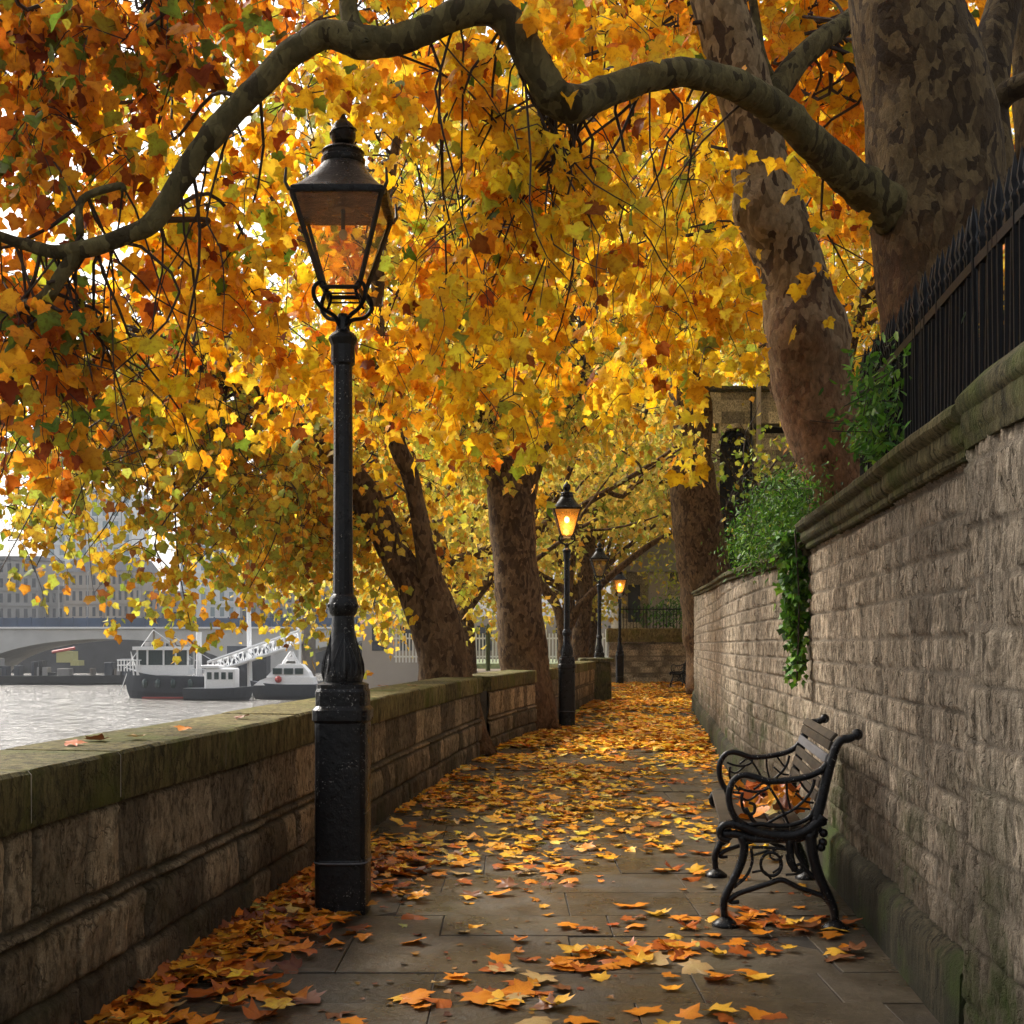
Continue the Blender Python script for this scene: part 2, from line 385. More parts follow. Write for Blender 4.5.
def sweep_stones(line, s0, s1, prof, ztop, lens, gap=.005, seed=1, jit=.003, wav=1.0):
    """coping or plinth stones: closed profile (outward, dz) swept along the line, one chunk per stone"""
    r = random.Random(seed); mb = MB(); mb.tone = []; s = s0; k = len(prof)
    while s < s1-.05:
        e = min(s1, s+r.uniform(*lens)); dj = r.uniform(-jit, jit); dk = r.uniform(-jit, jit); tn = r.uniform(.2, .95)
        steps = max(2, int((e-s)/.07)); ss = np.linspace(s+gap/2, e-gap/2, steps+1)
        P = line.pos(ss); Nn = line.nor(ss); vs = []
        for i in range(steps+1):
            z = ztop(ss[i]) if callable(ztop) else ztop
            edge = .985 if i in (0, steps) else 1.0
            for j, (o, dz) in enumerate(prof):
                w = wav*(.004*noise.noise(Vector((ss[i]*4, j*3.1, seed)))+.003*noise.noise(Vector((ss[i]*14, j*5.1, seed))))
                oo = o+dj+w-(0 if edge == 1 else .004)
                vs.append((P[i, 0]+Nn[i, 0]*oo, P[i, 1]+Nn[i, 1]*oo, z+dz+dk+w*.7-(0 if edge == 1 else .003)))
        fs = [(i*k+j, i*k+(j+1) % k, (i+1)*k+(j+1) % k, (i+1)*k+j) for i in range(steps) for j in range(k)]
        fs += [tuple(reversed(range(k))), tuple(range(steps*k, (steps+1)*k))]
        mb.add(vs, fs); mb.tone += [tn]*len(vs); s = e
    return mb

# ------------------------------------------------------------------ leaves
def outline(half, c=(0, .38), cz=-.05):
    right = half; left = [(-x, y) for x, y in reversed(half[1:-1])]
    o = [half[0]]+list(half[1:])+left
    v = [(c[0], c[1], cz)]+[(x, y, 0) for x, y in o]; k = len(o)
    return np.array(v, float), np.array([(0, 1+i, 1+(i+1) % k) for i in range(k)])
T_HI = outline([(0,.05),(.10,-.05),(.27,-.07),(.46,.02),(.44,.17),(.50,.27),(.60,.46),(.45,.50),(.31,.52),(.27,.68),(.13,.82),(0,1.0)])
T_MID = outline([(0,0),(.38,-.02),(.46,.24),(.54,.48),(.30,.62),(0,1.0)])
T_LO = (np.array([(0,0,0),(.46,.35,.05),(.2,.62,0),(0,1,0),(-.2,.62,0),(-.46,.35,.05)], float), np.array([(0,1,2),(0,2,3),(0,3,4),(0,4,5)]))
T_OVAL = (np.array([(0,0,0),(.17,.3,.04),(.13,.72,0),(0,1,-.08),(-.13,.72,0),(-.17,.3,.04)], float), np.array([(0,1,2),(0,2,3),(0,3,4),(0,4,5)]))
T_FALL = outline([(0,.05),(.12,-.06),(.30,-.05),(.50,.03),(.40,.17),(.44,.27),(.62,.48),(.42,.50),(.28,.51),(.24,.67),(.13,.81),(0,1.0)])
def unit(a): return a/np.maximum(1e-9, np.linalg.norm(a, axis=1))[:, None]
def leaf_mesh(name, P, T, Nn, size, col, tpl, curl=.5):
    tv, tf = tpl; n = len(P); k = len(tv)
    T = unit(T); B = unit(np.cross(T, Nn)); Nn = np.cross(B, T)
    cu = rng.normal(0, curl, n)[:, None]; cv = rng.normal(0, curl*.7, n)[:, None]; wx = rng.uniform(.8, 1.12, n)[:, None]
    z = tv[None, :, 2]+cu*(tv[None, :, 0]**2)+cv*((tv[None, :, 1]-.4)**2)*.8+rng.normal(0, .018 if k > 8 else 0, (n, k))
    x = tv[None, :, 0]*wx; y = np.repeat(tv[None, :, 1], n, 0)
    V = P[:, None, :]+size[:, None, None]*(x[..., None]*B[:, None, :]+y[..., None]*T[:, None, :]+z[..., None]*Nn[:, None, :])
    Fc = (tf[None]+(np.arange(n)*k)[:, None, None]).reshape(-1, 3)
    me = np_mesh(name, V.reshape(-1, 3), Fc)
    c = np.ones((n, k, 4), np.float32); c[..., :3] = col[:, None, :]
    if k > 8:   # the blade's own colour runs paler along its veins
        c[:, 0, :3] = np.clip(c[:, 0, :3]*np.array([1.1, 1.25, 1.2]), 0, 1)
    me.color_attributes.new('Col', 'FLOAT_COLOR', 'POINT').data.foreach_set('color', c.reshape(-1))
    if k > 8: me.polygons.foreach_set('use_smooth', [True]*len(me.polygons))
    return me
PAL = {
 'orange': [((.92,.40,.015),5),((.93,.50,.02),5),((.82,.28,.012),2.2),((.94,.60,.04),3),((.40,.42,.03),.9),((.30,.07,.012),.7),((.13,.2,.02),.5)],
 'gold':   [((.94,.55,.02),6),((.94,.65,.04),5),((.92,.44,.012),4),((.75,.64,.05),1),((.32,.38,.04),.45),((.35,.1,.015),.4)],
 'dim_corner':   [((.72,.27,.015),5),((.80,.36,.02),3),((.55,.15,.012),2.5),((.15,.20,.025),2.4),((.40,.36,.03),2),((.22,.05,.012),1.4)],  # red-brown and green mix, darkened so the upper left looks dimmer
 'mixed':  [((.70,.42,.03),4),((.62,.50,.06),3),((.60,.26,.02),2.2),((.34,.36,.05),3),((.24,.08,.02),.6)],
 'river':  [((.80,.50,.03),4),((.74,.56,.07),3),((.72,.32,.02),3),((.48,.46,.06),2.2),((.28,.09,.02),.5)],
 'olive':  [((.74,.58,.07),4),((.58,.53,.06),4),((.82,.50,.05),3),((.36,.40,.05),2.4),((.68,.30,.03),1.2)],
 'far':    [((.74,.56,.09),4),((.60,.52,.09),4),((.80,.48,.06),2.4),((.40,.42,.08),2)],
 'litter': [((.60,.18,.010),5),((.68,.25,.014),5),((.78,.38,.03),2.5),((.34,.08,.012),3.4),((.17,.05,.018),3),((.60,.40,.12),1)],
 'golden': [((.80,.36,.015),5),((.86,.46,.03),4),((.66,.22,.012),3),((.34,.10,.015),1.6),((.72,.52,.14),1.2)],
 'bits':   [((.20,.06,.015),4),((.10,.04,.015),4),((.36,.14,.02),2)],
 'green':  [((.07,.19,.018),4),((.11,.27,.02),4),((.18,.34,.03),2),((.035,.09,.015),3)],
 'unlit_hedge':   [((.02,.04,.012),4),((.03,.055,.015),3),((.012,.022,.01),3)],  # near-black greens carry the shade behind the railings in the leaf colour
 'lime':   [((.40,.46,.05),4),((.50,.50,.06),3),((.25,.33,.04),3)],
}
def colours(pal, n, var=.12):
    p = PAL[pal]; w = np.array([q[1] for q in p]); c = np.array([q[0] for q in p])
    i = rng.choice(len(p), n, p=w/w.sum())
    return np.clip(c[i]*rng.uniform(1-var*1.5, 1+var, (n, 1))*rng.uniform(1-var, 1+var, (n, 3)), 0, .95)
def in_poly(x, y, poly):
    c = np.zeros(len(x), bool); j = len(poly)-1
    for i in range(len(poly)):
        xi, yi = poly[i]; xj, yj = poly[j]
        c ^= ((yi > y) != (yj > y)) & (x < (xj-xi)*(y-yi)/(yj-yi+1e-9)+xi); j = i
    return c
def sample(poly, n, d0, d1):
    """n points of a crown that fills the solid over this outline between two distances"""
    p = np.array(poly); x0, y0 = p.min(0); x1, y1 = p.max(0); out = []
    while sum(map(len, out)) < n:
        x = rng.uniform(x0, x1, n*3); y = rng.uniform(y0, y1, n*3); k = in_poly(x, y, poly); out.append(np.stack([x[k], y[k]], 1))
    q = np.concatenate(out)[:n]; d = (rng.uniform(d0**3, d1**3, n))**(1/3)
    return np.stack([(q[:, 0]-512)/F*d, d, CAMZ+(HY-q[:, 1])/F*d], 1)
RULES = []   # (test, nearer than, share kept): boughs that the wind and the gardeners keep clear of trunks, lamps and the lane
def clear_box(x0, y0, x1, y1, d, keep): RULES.append((lambda x, y: (x > x0) & (x < x1) & (y > y0) & (y < y1), d, keep))
def clear_line(rows, pad, d, keep, y0=-99, y1=999):
    q = np.array(spline([r[:3] for r in rows], 6)); w_ = q[:, 2].max()+pad; lo = q[:, :2].min(0)-w_; hi = q[:, :2].max(0)+w_
    def f(x, y):
        m = np.zeros(len(x), bool); c = (y > y0) & (y < y1) & (x > lo[0]) & (x < hi[0]) & (y > lo[1]) & (y < hi[1])
        if c.any(): m[c] = (((x[c][:, None]-q[:, 0])**2+(y[c][:, None]-q[:, 1])**2) < (q[:, 2]/2+pad)**2).any(1)
        return m
    RULES.append((f, d, keep))
def kept(P):
    P = np.asarray(P); d = np.maximum(P[:, 1], .1); x = 512+P[:, 0]/d*F; y = HY-(P[:, 2]-CAMZ)/d*F; k = np.ones(len(P), bool)
    for f, dm, keep in RULES:
        m = (d < dm) & f(x, y); k &= ~m | (rng.random(len(P)) < keep)
    return k
def near(P, Q):
    return np.argmin(((P[:, None]-Q[None])**2).sum(-1), 1)
def spray_crown(hubs, src, nspray, nleaf, spread, length, size, pal, tw=None, lift=1.0, thick=1.0, droop=.5):
    """limbs from src points to hubs, hanging twigs from each hub, leaves along the twigs. Returns twig MB and leaf arrays"""
    mb = tw or MB(); P = []; T = []
    src = np.array(src); hub = np.array(hubs)
    for h in hub:
        dd = ((src-h)**2).sum(1)+np.where(src[:, 2] < h[2]-.3, 3.0, 0.0); s = src[int(np.argsort(dd)[random.randrange(min(18, len(dd)))])]
        a = Vector(s); b = Vector(h); L = (b-a).length
        if not kept([h])[0]: continue
        mid = (a+b)/2+Vector((random.uniform(-.15, .15), random.uniform(-.15, .15), random.uniform(.0, .3)))*L
        jt = lambda: Vector((random.gauss(0,.07), random.gauss(0,.07), random.gauss(0,.05)))*min(L, 4)
        pts = [Vector(q) for q in spline([a, a.lerp(mid, .33)+jt(), a.lerp(mid, .66)+jt()+Vector((0,0,.05*L)), mid+jt(), mid.lerp(b, .5)+jt(), b], 4)]; k = len(pts)
        r0 = thick*(.005+.0035*min(L, 3)); kp = kept([tuple(p) for p in pts])
        if kp[3:].mean() > .99: mb.tube(pts, [r0*(1-.75*i/(k-1)) for i in range(k)], 5, False)
        for q in range(nspray):
            st = pts[random.randint(int(k*.35), k-1)]
            d = Vector((random.gauss(0, 1), random.gauss(0, 1), random.uniform(-.9, .5)*lift)).normalized()*spread*random.uniform(.4, 1.1)
            l = length*random.uniform(.5, 1.2); e = st+d*.5+Vector((random.gauss(0,.12)*l, random.gauss(0,.12)*l, -l*droop))+d*.5
            tp = [Vector(p) for p in spline([st, st+d*.55+Vector((0,0,.05)), e+Vector((random.gauss(0,.04),random.gauss(0,.04),l*droop*.4)), e], 3)]; m = len(tp)
            if kept([tuple(p) for p in tp]).all(): mb.tube(tp, [thick*(.0042-.003*i/(m-1)) for i in range(m)], 3, False)
            for z in range(nleaf):
                t = random.uniform(.25, 1.0)*(m-1); i = min(m-2, int(t)); c = tp[i].lerp(tp[i+1], t-i)
                o = Vector((random.gauss(0, 1), random.gauss(0, 1), random.gauss(-.3, .6)))*size*.55
                P.append(c+o*random.uniform(.3, 1)); T.append(o.normalized()*.9+Vector((0, 0, -1.1))+Vector((random.gauss(0,.4), random.gauss(0,.4), random.gauss(0,.35))))
    P = np.array(P); T = np.array(T); k = kept(P); P, T = P[k], T[k]; n = len(P)
    Nn = rng.normal(0, 1, (n, 3))*np.array([.8, 1.0, .55]); sz = size*rng.uniform(.6, 1.25, n)
    return mb, P, T, Nn, sz, colours(pal, n)

def trunk_tube(mb, rows, n=28, wob=.10, wf=2.0, per=8, seed=0, burls=()):
    o, r = scr(rows, per)
    base = len(mb.v); mb.tube(o, r, n, True, 1.0, wob, wf, seed)
    for (bx, by, d, rad, amp) in burls:
        c = at(bx, by, d)
        for i in range(base, len(mb.v)):
            v = Vector(mb.v[i]); q = (v-c).length/rad
            if q < 1:
                k = (1-q*q)**2*amp; ax = min(o, key=lambda p: abs(p.z-v.z)); dr = (v-ax); dr.z = 0
                mb.v[i] = tuple(v+dr.normalized()*k*(1+.35*noise.noise(v*9)))
    return o

# ================================================================== SETTING
def struct(o): o['kind'] = 'structure'; return o
# river and land
mb = MB(); mb.add([(-900,-300,-4),(900,-300,-4),(900,1500,-4),(-900,1500,-4)], [(0,1,2,3)]); struct(mb.build('river', 'river_water'))
# embankment ground sheet under the path; left edge follows the parapet, then swings off along the far quay
ys = [y for y in np.arange(-2, 29.4, 1.0)]+[29.4]
left = [(float(lx(y))-.30, float(y)) for y in ys]+[(2.0, 30.6),(.6, 44),(-2.0, 62),(-6, 90)]
right = [(60, -2), (60, 90)]
vs = [(x, y, -.03) for x, y in left]; k = len(vs)
vs += [(60, y, -.03) for x, y in left]; fs = [(i, i+k, i+k+1, i+1) for i in range(k-1)]
vs += [(x, y, -5) for x, y in left]; fs += [(i, i+1, 2*k+i+1, 2*k+i) for i in range(k-1)]
mb = MB(); mb.add(vs, fs); struct(mb.build('ground', 'ground_soil'))
# flagstone path
mb = MB(); mb.tone = []; rr = random.Random(3); y = 1.0
while y < 46:
    h = rr.choice([.42, .55, .62, .7]); a = float(lx(min(y, 29.4)))-.1 if y < 30 else float(rx(y))-6.0; b = float(rx(y+h))+.15; x = a-rr.uniform(0, .5)
    while x < b:
        w = rr.uniform(.5, 1.05); z = rr.uniform(-.003, .004); t = rr.random()
        tl = Matrix.Translation((x+w/2, y+h/2, 0)) @ Matrix.Rotation(R(rr.uniform(-.25, .25)), 4, 'X') @ Matrix.Rotation(R(rr.uniform(-.25, .25)), 4, 'Y') @ Matrix.Rotation(R(rr.uniform(-.5,.5)), 4, 'Z')
        g = rr.uniform(.002, .0045)
        x0, x1 = x+g, min(x+w, b)-g
        if x1-x0 > .08:
            q = x0-(x+w/2), x1-(x+w/2)
            mb.bbox(q[0], q[1], -h/2+g, h/2-g, -.028, z, .0015, tl); mb.tone += [t]*24
        x += w
    y += h
vs = []; yy = list(np.arange(1, 46.5, 1.0))
for q in yy: vs += [((float(lx(min(q, 29.4)))-.05) if q < 30 else float(rx(q))-6, q, -.004), (float(rx(q))+.1, q, -.004)]
struct(mb.build('path', 'flagstone'))
mb = MB(); mb.add(vs, [(2*i, 2*i+1, 2*i+3, 2*i+2) for i in range(len(yy)-1)]); struct(mb.build('path_joints', 'dirt'))
# raised garden behind the right wall
ys = list(np.arange(-2, 47, 1.5)); vs = []; fs = []
for y in ys: vs += [(float(rx(y))+.3, y, 1.93+max(0, y-9)*.018), (60, y, 1.93+max(0, y-9)*.018)]
for i in range(len(ys)-1): fs.append((2*i, 2*i+1, 2*i+3, 2*i+2))
mb = MB(); mb.add(vs, fs); struct(mb.build('garden_ground', 'ground_soil'))

# ------------------------------------------------------------------ parapet on the river side
sD0, sD1 = LL.s_at(14.55), LL.s_at(15.1); sE0, sE1 = LL.s_at(18.5), LL.s_at(19.15)
gp = 'sections of the river parapet between the trees'
PROF_L = [(.045,-.185),(.05,-.175),(.05,-.012),(.038,0),(-.40,.004),(-.43,-.01),(-.43,-.185)]
simple('lime_mortar', (.34,.31,.24), .9, var=.3, scale=12, bstr=.5)
def parapet(a, b, label, seed, fixed=.96):
    c = LL.pos((a+b)/2)
    e = empty('river_parapet', (float(c[0]), float(c[1]), 0), label, 'wall', gp)
    link('stonework', masonry(LL, a, b, .775, -.05, [.235,.235,.05,.30], (.16,.5), 'stonework', .38, .026, .019, .0105, (10, 7)), 'rubble_dark', e)
    sweep_stones(LL, a, b, PROF_L, fixed, (.5, 1.25), .010, seed, .003, .6).build('coping', 'coping_moss', e, ang=40)
    sweep_stones(LL, a+.01, b-.01, [(o-(.006 if o > 0 else -.006), z-(.006 if z > -.1 else -.006)) for o, z in PROF_L], fixed, (200, 201), .0, seed, 0, 0).build('mortar_joint', 'lime_mortar', e)
    return e
parapet(0.0, sD0, 'long nearest run of mossy river parapet, with the black lamp post in front', 1)
parapet(sD1, sE0, 'short river parapet section between the forked tree and the straight tree', 2)
parapet(sE1, LL.s_at(29.2), 'farthest curving river parapet section behind the lit lamp post', 3)
# end pier
e = empty('end_pier', (2.1, 29.9, 0), 'smooth plastered pier ending the river parapet far along the path', 'pier')
mb = MB(); mb.bbox(1.72, 2.44, 29.4, 30.2, -.03, .93, .03); mb.tone = [.7]*len(mb.v); mb.build('pier_body', 'coping_pale', e)
mb = MB(); mb.bbox(1.66, 2.50, 29.34, 30.26, .932, 1.03, .02); mb.tone = [.8]*len(mb.v); mb.build('cap', 'coping_pale', e)

# ------------------------------------------------------------------ garden wall on the right
def zr(s):
    y = float(RL.pos(s)[1]); return float(np.interp(y, [8.2, 9.8, 13.5, 22.2, 28, 47], [1.94, 1.96, 2.06, 2.27, 2.48, 2.7]))
sP = RL.s_at(4.0); sK = RL.s_at(7.95)
e = empty('garden_wall', (2.4, 10, 0), 'tall pale rubble garden wall with plinth and mossy coping along the right', 'wall')
link('stonework', masonry(RL, sK+.02, RL.s_at(46.5), zr, .0, [.14,.13,.155,.135], (.10,.30), 'stonework', .30, .011, .021, .0105, (36, 8)), 'rubble_pale', e)
link('stonework', masonry(RL, sP, sK+.02, 2.0, .0, [.14,.135,.155,.13], (.10,.30), 'stonework', .30, .011, .021, .0105, (36, 8)), 'rubble_pale', e)
link('pier', masonry(RL, 0, sP, 2.02, .0, [.17,.20,.15], (.14,.36), 'pier', .34, .006, .024, .0105, (32, 8), .055), 'rubble_pale', e)
PR = [(.035,-.20),(.045,-.19),(.045,-.165),(.065,-.15),(.075,-.13),(.075,-.09),(.10,-.075),(.11,-.06),(.11,-.035),(.095,-.02),(-.06,.045),(-.27,.05),(-.27,-.20)]
sweep_stones(RL, sP+.004, sK, PR, 2.18, (.9, 1.6), .005, 5).build('coping', 'coping_pale', e, ang=30)
sweep_stones(RL, 0, sP, [(o*.45+.05, z) for o, z in PR[:-2]]+PR[-2:], 2.20, (.8, 1.3), .006, 6).build('coping', 'coping_pale', e, ang=30)
PR2 = [(.03,-.10),(.05,-.09),(.05,-.06),(.085,-.045),(.085,-.015),(.07,0),(-.27,.03),(-.27,-.10)]
sweep_stones(RL, sK+.006, RL.s_at(46.4), PR2, lambda s: zr(s)+.10, (.8, 1.5), .006, 7).build('coping', 'coping_pale', e, ang=30)
PL = [(-.02,0),(-.02,.29),(.035,.275),(.05,.262),(.065,.24),(.075,0)]
PL = [(.075,0),(.07,.235),(.055,.262),(.03,.285),(-.02,.29),(-.02,0)]
sweep_stones(RL, sP+.05, RL.s_at(46.4), PL, 0.0, (.9, 1.8), .003, 8, .001, .45).build('plinth', 'plinth_stone', e, ang=35)

# railings on the coping
e = empty('railings', (1.9, 5.2, 2.2), 'black spiked iron railings along the top of the right garden wall', 'railing')
s = RL.s_at(1.6); sEnd = RL.s_at(7.15); pk = MB(); pk.lathe([(.0115,0),(.0115,.66),(.018,.675),(.018,.685),(.010,.70),(.019,.73),(.013,.77),(.001,.83)], 6, rot=0)
pk.lathe([(.013,-.01),(.013,.02),(.009,.03)], 6)
pm = pk.mesh('picket', ang=40); i = 0
pts = []
while s < sEnd and i < 100:
    p = RL.pos(s)-RL.nor(s)*.16; o = link('picket', pm, 'iron', e, False)
    o.location = Vector((float(p[0]), float(p[1]), 2.225-.0))-e.location; o.rotation_euler = (R(random.uniform(-.8,.8)), R(random.uniform(-.8,.8)), random.uniform(-.2,.2)); s += .060; i += 1
for nm, z, w in (('top_rail', .60, .014), ('bottom_rail', .07, .012)):
    ss = np.linspace(RL.s_at(1.4), sEnd+.05, 40); p = RL.pos(ss)-RL.nor(ss)*.16; mb = MB(); vs = []
    for k, q in enumerate(p):
        n_ = RL.nor(ss[k]); 
        for a, b in ((w,-.02),(w,.02),(-w,.02),(-w,-.02)): vs.append((q[0]+n_[0]*a, q[1]+n_[1]*a, 2.225+z+b))
    mb.add(vs, [(k*4+j, k*4+(j+1) % 4, k*4+4+(j+1) % 4, k*4+4+j) for k in range(39) for j in range(4)]+[(0,1,2,3),(159,158,157,156)]); mb.build(nm, 'iron', e)

# ================================================================== LAMPS
def px(w): return w/2/196.4
def pz(y): return (910-y)/196.4
def make_lamp(amber, lit, label, loc, group='street lamps along the path'):
    e = empty('street_lamp', (0,0,0), label, 'street lamp', group)
    mb = MB(); mb.lathe([(px(53), 0),(px(53), pz(862)),(px(54.5), pz(860.5)),(px(54.5), pz(857.5)),(px(53), pz(856)),(px(53), pz(722)),(px(58), pz(719)),(px(58), pz(709)),(px(52), pz(705)),(px(52), pz(691)),(px(49), pz(688)),(px(49), pz(684)),(px(40), pz(682))], 32, sq=[4.2]*13)
    for w_, y_ in ((53.6, 859),): rg = MB(); rg.lathe([(px(w_+1), pz(y_+.8)),(px(w_+1.8), pz(y_+.4)),(px(w_+1.8), pz(y_-.4)),(px(w_+1), pz(y_-.8))], 32, sq=[4.2]*4); rg.build('base_ring', 'roof_slate', e, world=False)
    mb.build('base', 'black_paint', e, ang=25, world=False)
    mb = MB(); mb.lathe([(px(37), pz(684)),(px(39), pz(680)),(px(39), pz(672)),(px(36), pz(660)),(px(30), pz(649)),(px(25.5), pz(640)),(px(23), pz(628)),(px(22), pz(616))], 24)
    for k in range(4):     # raised acanthus leaves round the bulb
        a = k*math.pi/2-1.3; prof = [(35,681),(37.5,673),(36.5,664),(32,653),(26,643),(22.5,632)]
        for s_ in (-1, 1): mb.tube([((px(w))*math.cos(a+s_*dx), (px(w))*math.sin(a+s_*dx), pz(yy)) for (w, yy), dx in zip(prof, (.10,.58,.66,.48,.28,.02))], [.006,.008,.008,.007,.006,.003], 5)
        for s_ in (-1, 1): mb.tube([((px(w))*math.cos(a+s_*dx), (px(w))*math.sin(a+s_*dx), pz(yy)) for (w, yy), dx in zip(prof[:5], (.05,.28,.32,.24,.1))], [.005,.006,.006,.005,.003], 5)
        mb.tube([(px(w+1)*math.cos(a), px(w+1)*math.sin(a), pz(yy)) for w, yy in prof], [.008,.014,.014,.009,.006,.003], 6)
    mb.lathe([(px(22), pz(616)),(px(27), pz(613)),(px(30), pz(606)),(px(27), pz(598)),(px(21), pz(594))], 20)
    for k in range(8):
        a = k*math.pi/4+.39; mb.ball((px(26)*math.cos(a), px(26)*math.sin(a), pz(605.5)), .016, 8, 6)
    mb.build('bulbous_foot', 'black_paint', e, ang=40, world=False)
    mb = MB(); mb.lathe([(px(21), pz(596)),(px(20), pz(580)),(px(18.5), pz(366)),(px(24), pz(364)),(px(24), pz(346)),(px(28), pz(342)),(px(29.5), pz(339.5)),(px(28), pz(337)),(px(23), pz(334)),(px(15), pz(331)),(px(12), pz(324)),(px(14), pz(318)),(px(9), pz(314))], 12)
    mb.build('column', 'black_paint', e, ang=25, world=False)
    # frog: four scrolled arms
    for k in range(4):
        a = math.pi/4+k*math.pi/2; mb = MB()
        rz = [(.025,326),(.055,318),(.135,312.5),(.180,303),(.175,293),(.130,287),(.105,293),(.118,300),(.132,304)]
        pts = [Vector((r*math.cos(a), r*math.sin(a), pz(yy))) for r, yy in [tuple(q) for q in spline(rz, 4)]]
        mb.tube(pts, [.011]*(len(pts)-8)+[.009]*4+[.007]*4, 7); mb.build('scroll_arm', 'iron', e, smooth=True, world=False)
    zb, zt = pz(292), pz(206); hb, ht = .092, .222
    fr = MB()
    for k in range(4):
        a = math.pi/4+k*math.pi/2; c, s_ = math.sqrt(2)*math.cos(a), math.sqrt(2)*math.sin(a)
        fr.tube([(hb*c, hb*s_, zb), (ht*c, ht*s_, zt)], .0125, 4, True)
        a2 = a+math.pi/2; c2, s2 = math.sqrt(2)*math.cos(a2), math.sqrt(2)*math.sin(a2)
        fr.tube([(hb*c, hb*s_, zb), (hb*c2, hb*s2, zb)], .011, 4); fr.tube([(ht*c, ht*s_, zt), (ht*c2, ht*s2, zt)], .014, 4)
        fr.tube([((hb-.008)*c, (hb-.008)*s_, zb-.03), ((hb-.008)*c2, (hb-.008)*s2, zb-.03)], .005, 4)
        fr.tube([(ht*1.04*c, ht*1.04*s_, zt-.005), (ht*1.12*c, ht*1.12*s_, zt+.03), (ht*1.10*c, ht*1.10*s_, zt+.10)], [.010,.009,.006], 5)
    fo = fr.build('lantern_frame', 'glass_frame_dark', e, ang=40, world=False)
    for k in range(4):
        a = math.pi/4+k*math.pi/2; a2 = a+math.pi/2; f = math.sqrt(2)*.985
        g = MB(); g.add([(hb*f*math.cos(a), hb*f*math.sin(a), zb), (hb*f*math.cos(a2), hb*f*math.sin(a2), zb), (ht*f*math.cos(a2), ht*f*math.sin(a2), zt), (ht*f*math.cos(a), ht*f*math.sin(a), zt)], [(0,1,2,3)])
        g.build('glass_pane', 'lantern_glass_amber' if amber else 'lantern_glass', fo, world=False)
    rf = MB(); pr = [(94,209,9),(96,207,9),(96,202,9),(92,200,8),(85,197,6),(76,191,4.5),(66,184,3.2),(54,175,2.6),(43,166,2)]
    rf.lathe([(px(w), pz(yy)) for w, yy, q in pr], 40, sq=[q for _, _, q in pr], rot=-math.pi/40)
    rf.lathe([(px(42), pz(166)),(px(44), pz(164)),(px(44), pz(160)),(px(40), pz(158.5)),(px(40), pz(155)),(px(43), pz(153)),(px(40), pz(151)),(px(26), pz(149)),(px(16), pz(147)),(px(15), pz(145))], 24)
    ro = rf.build('lantern_roof', 'black_paint', e, ang=35, world=False)
    fi = MB(); fi.lathe([(px(14), pz(146)),(px(21), pz(143)),(px(25), pz(138)),(px(25.5), pz(133)),(px(22), pz(127)),(px(15), pz(122.5)),(px(9), pz(121)),(px(8), pz(119)),(px(3), pz(114)),(px(1), pz(111))], 20)
    fi.tube([(px(26)*math.cos(t*.5), px(26)*math.sin(t*.5), pz(142-t)) for t in range(16)], .006, 4)
    fi.build('finial', 'black_paint', ro, smooth=True, world=False)
    hd = MB(); hd.lathe([(.05, zt-.02),(.075, zt-.008),(.075, zt),(.03, zt+.01)], 20); hd.tube([(0,0,zt-.02),(0,0,zt-.13)], .012, 6)
    ho = hd.build('lamp_holder', 'reflector', e, world=False)
    b = MB(); b.ball((0,0,zt-(.17 if amber else .145)), .042 if amber else .022, 14, 10, 1.25); b.build('bulb', 'bulb_lit' if lit else 'bulb_off', ho, smooth=True, world=False)
    e.location = loc
    if lit:
        l = bpy.data.lights.new('bulb_light', 'POINT'); l.energy = 6; l.color = (1, .5, .16); l.shadow_soft_size = .05
        lo = bpy.data.objects.new('bulb_light', l); C.objects.link(lo); lo.parent = e; lo.location = (0,0,zt-.27)
    return e
make_lamp(False, False, 'nearest black lamp post, unlit, standing in front of the mossy parapet', (-.860, 6.11, 0))
make_lamp(True, True, 'second lamp post, lit amber, beside the straight trunk at the parapet', (.905, 19.8, 0))
make_lamp(False, False, 'third lamp post, unlit, rising behind the end pier of the parapet', (2.28, 31.3, 0))
make_lamp(True, True, 'farthest small lit lamp post in front of the end wall', (3.70, 41.2, 0))

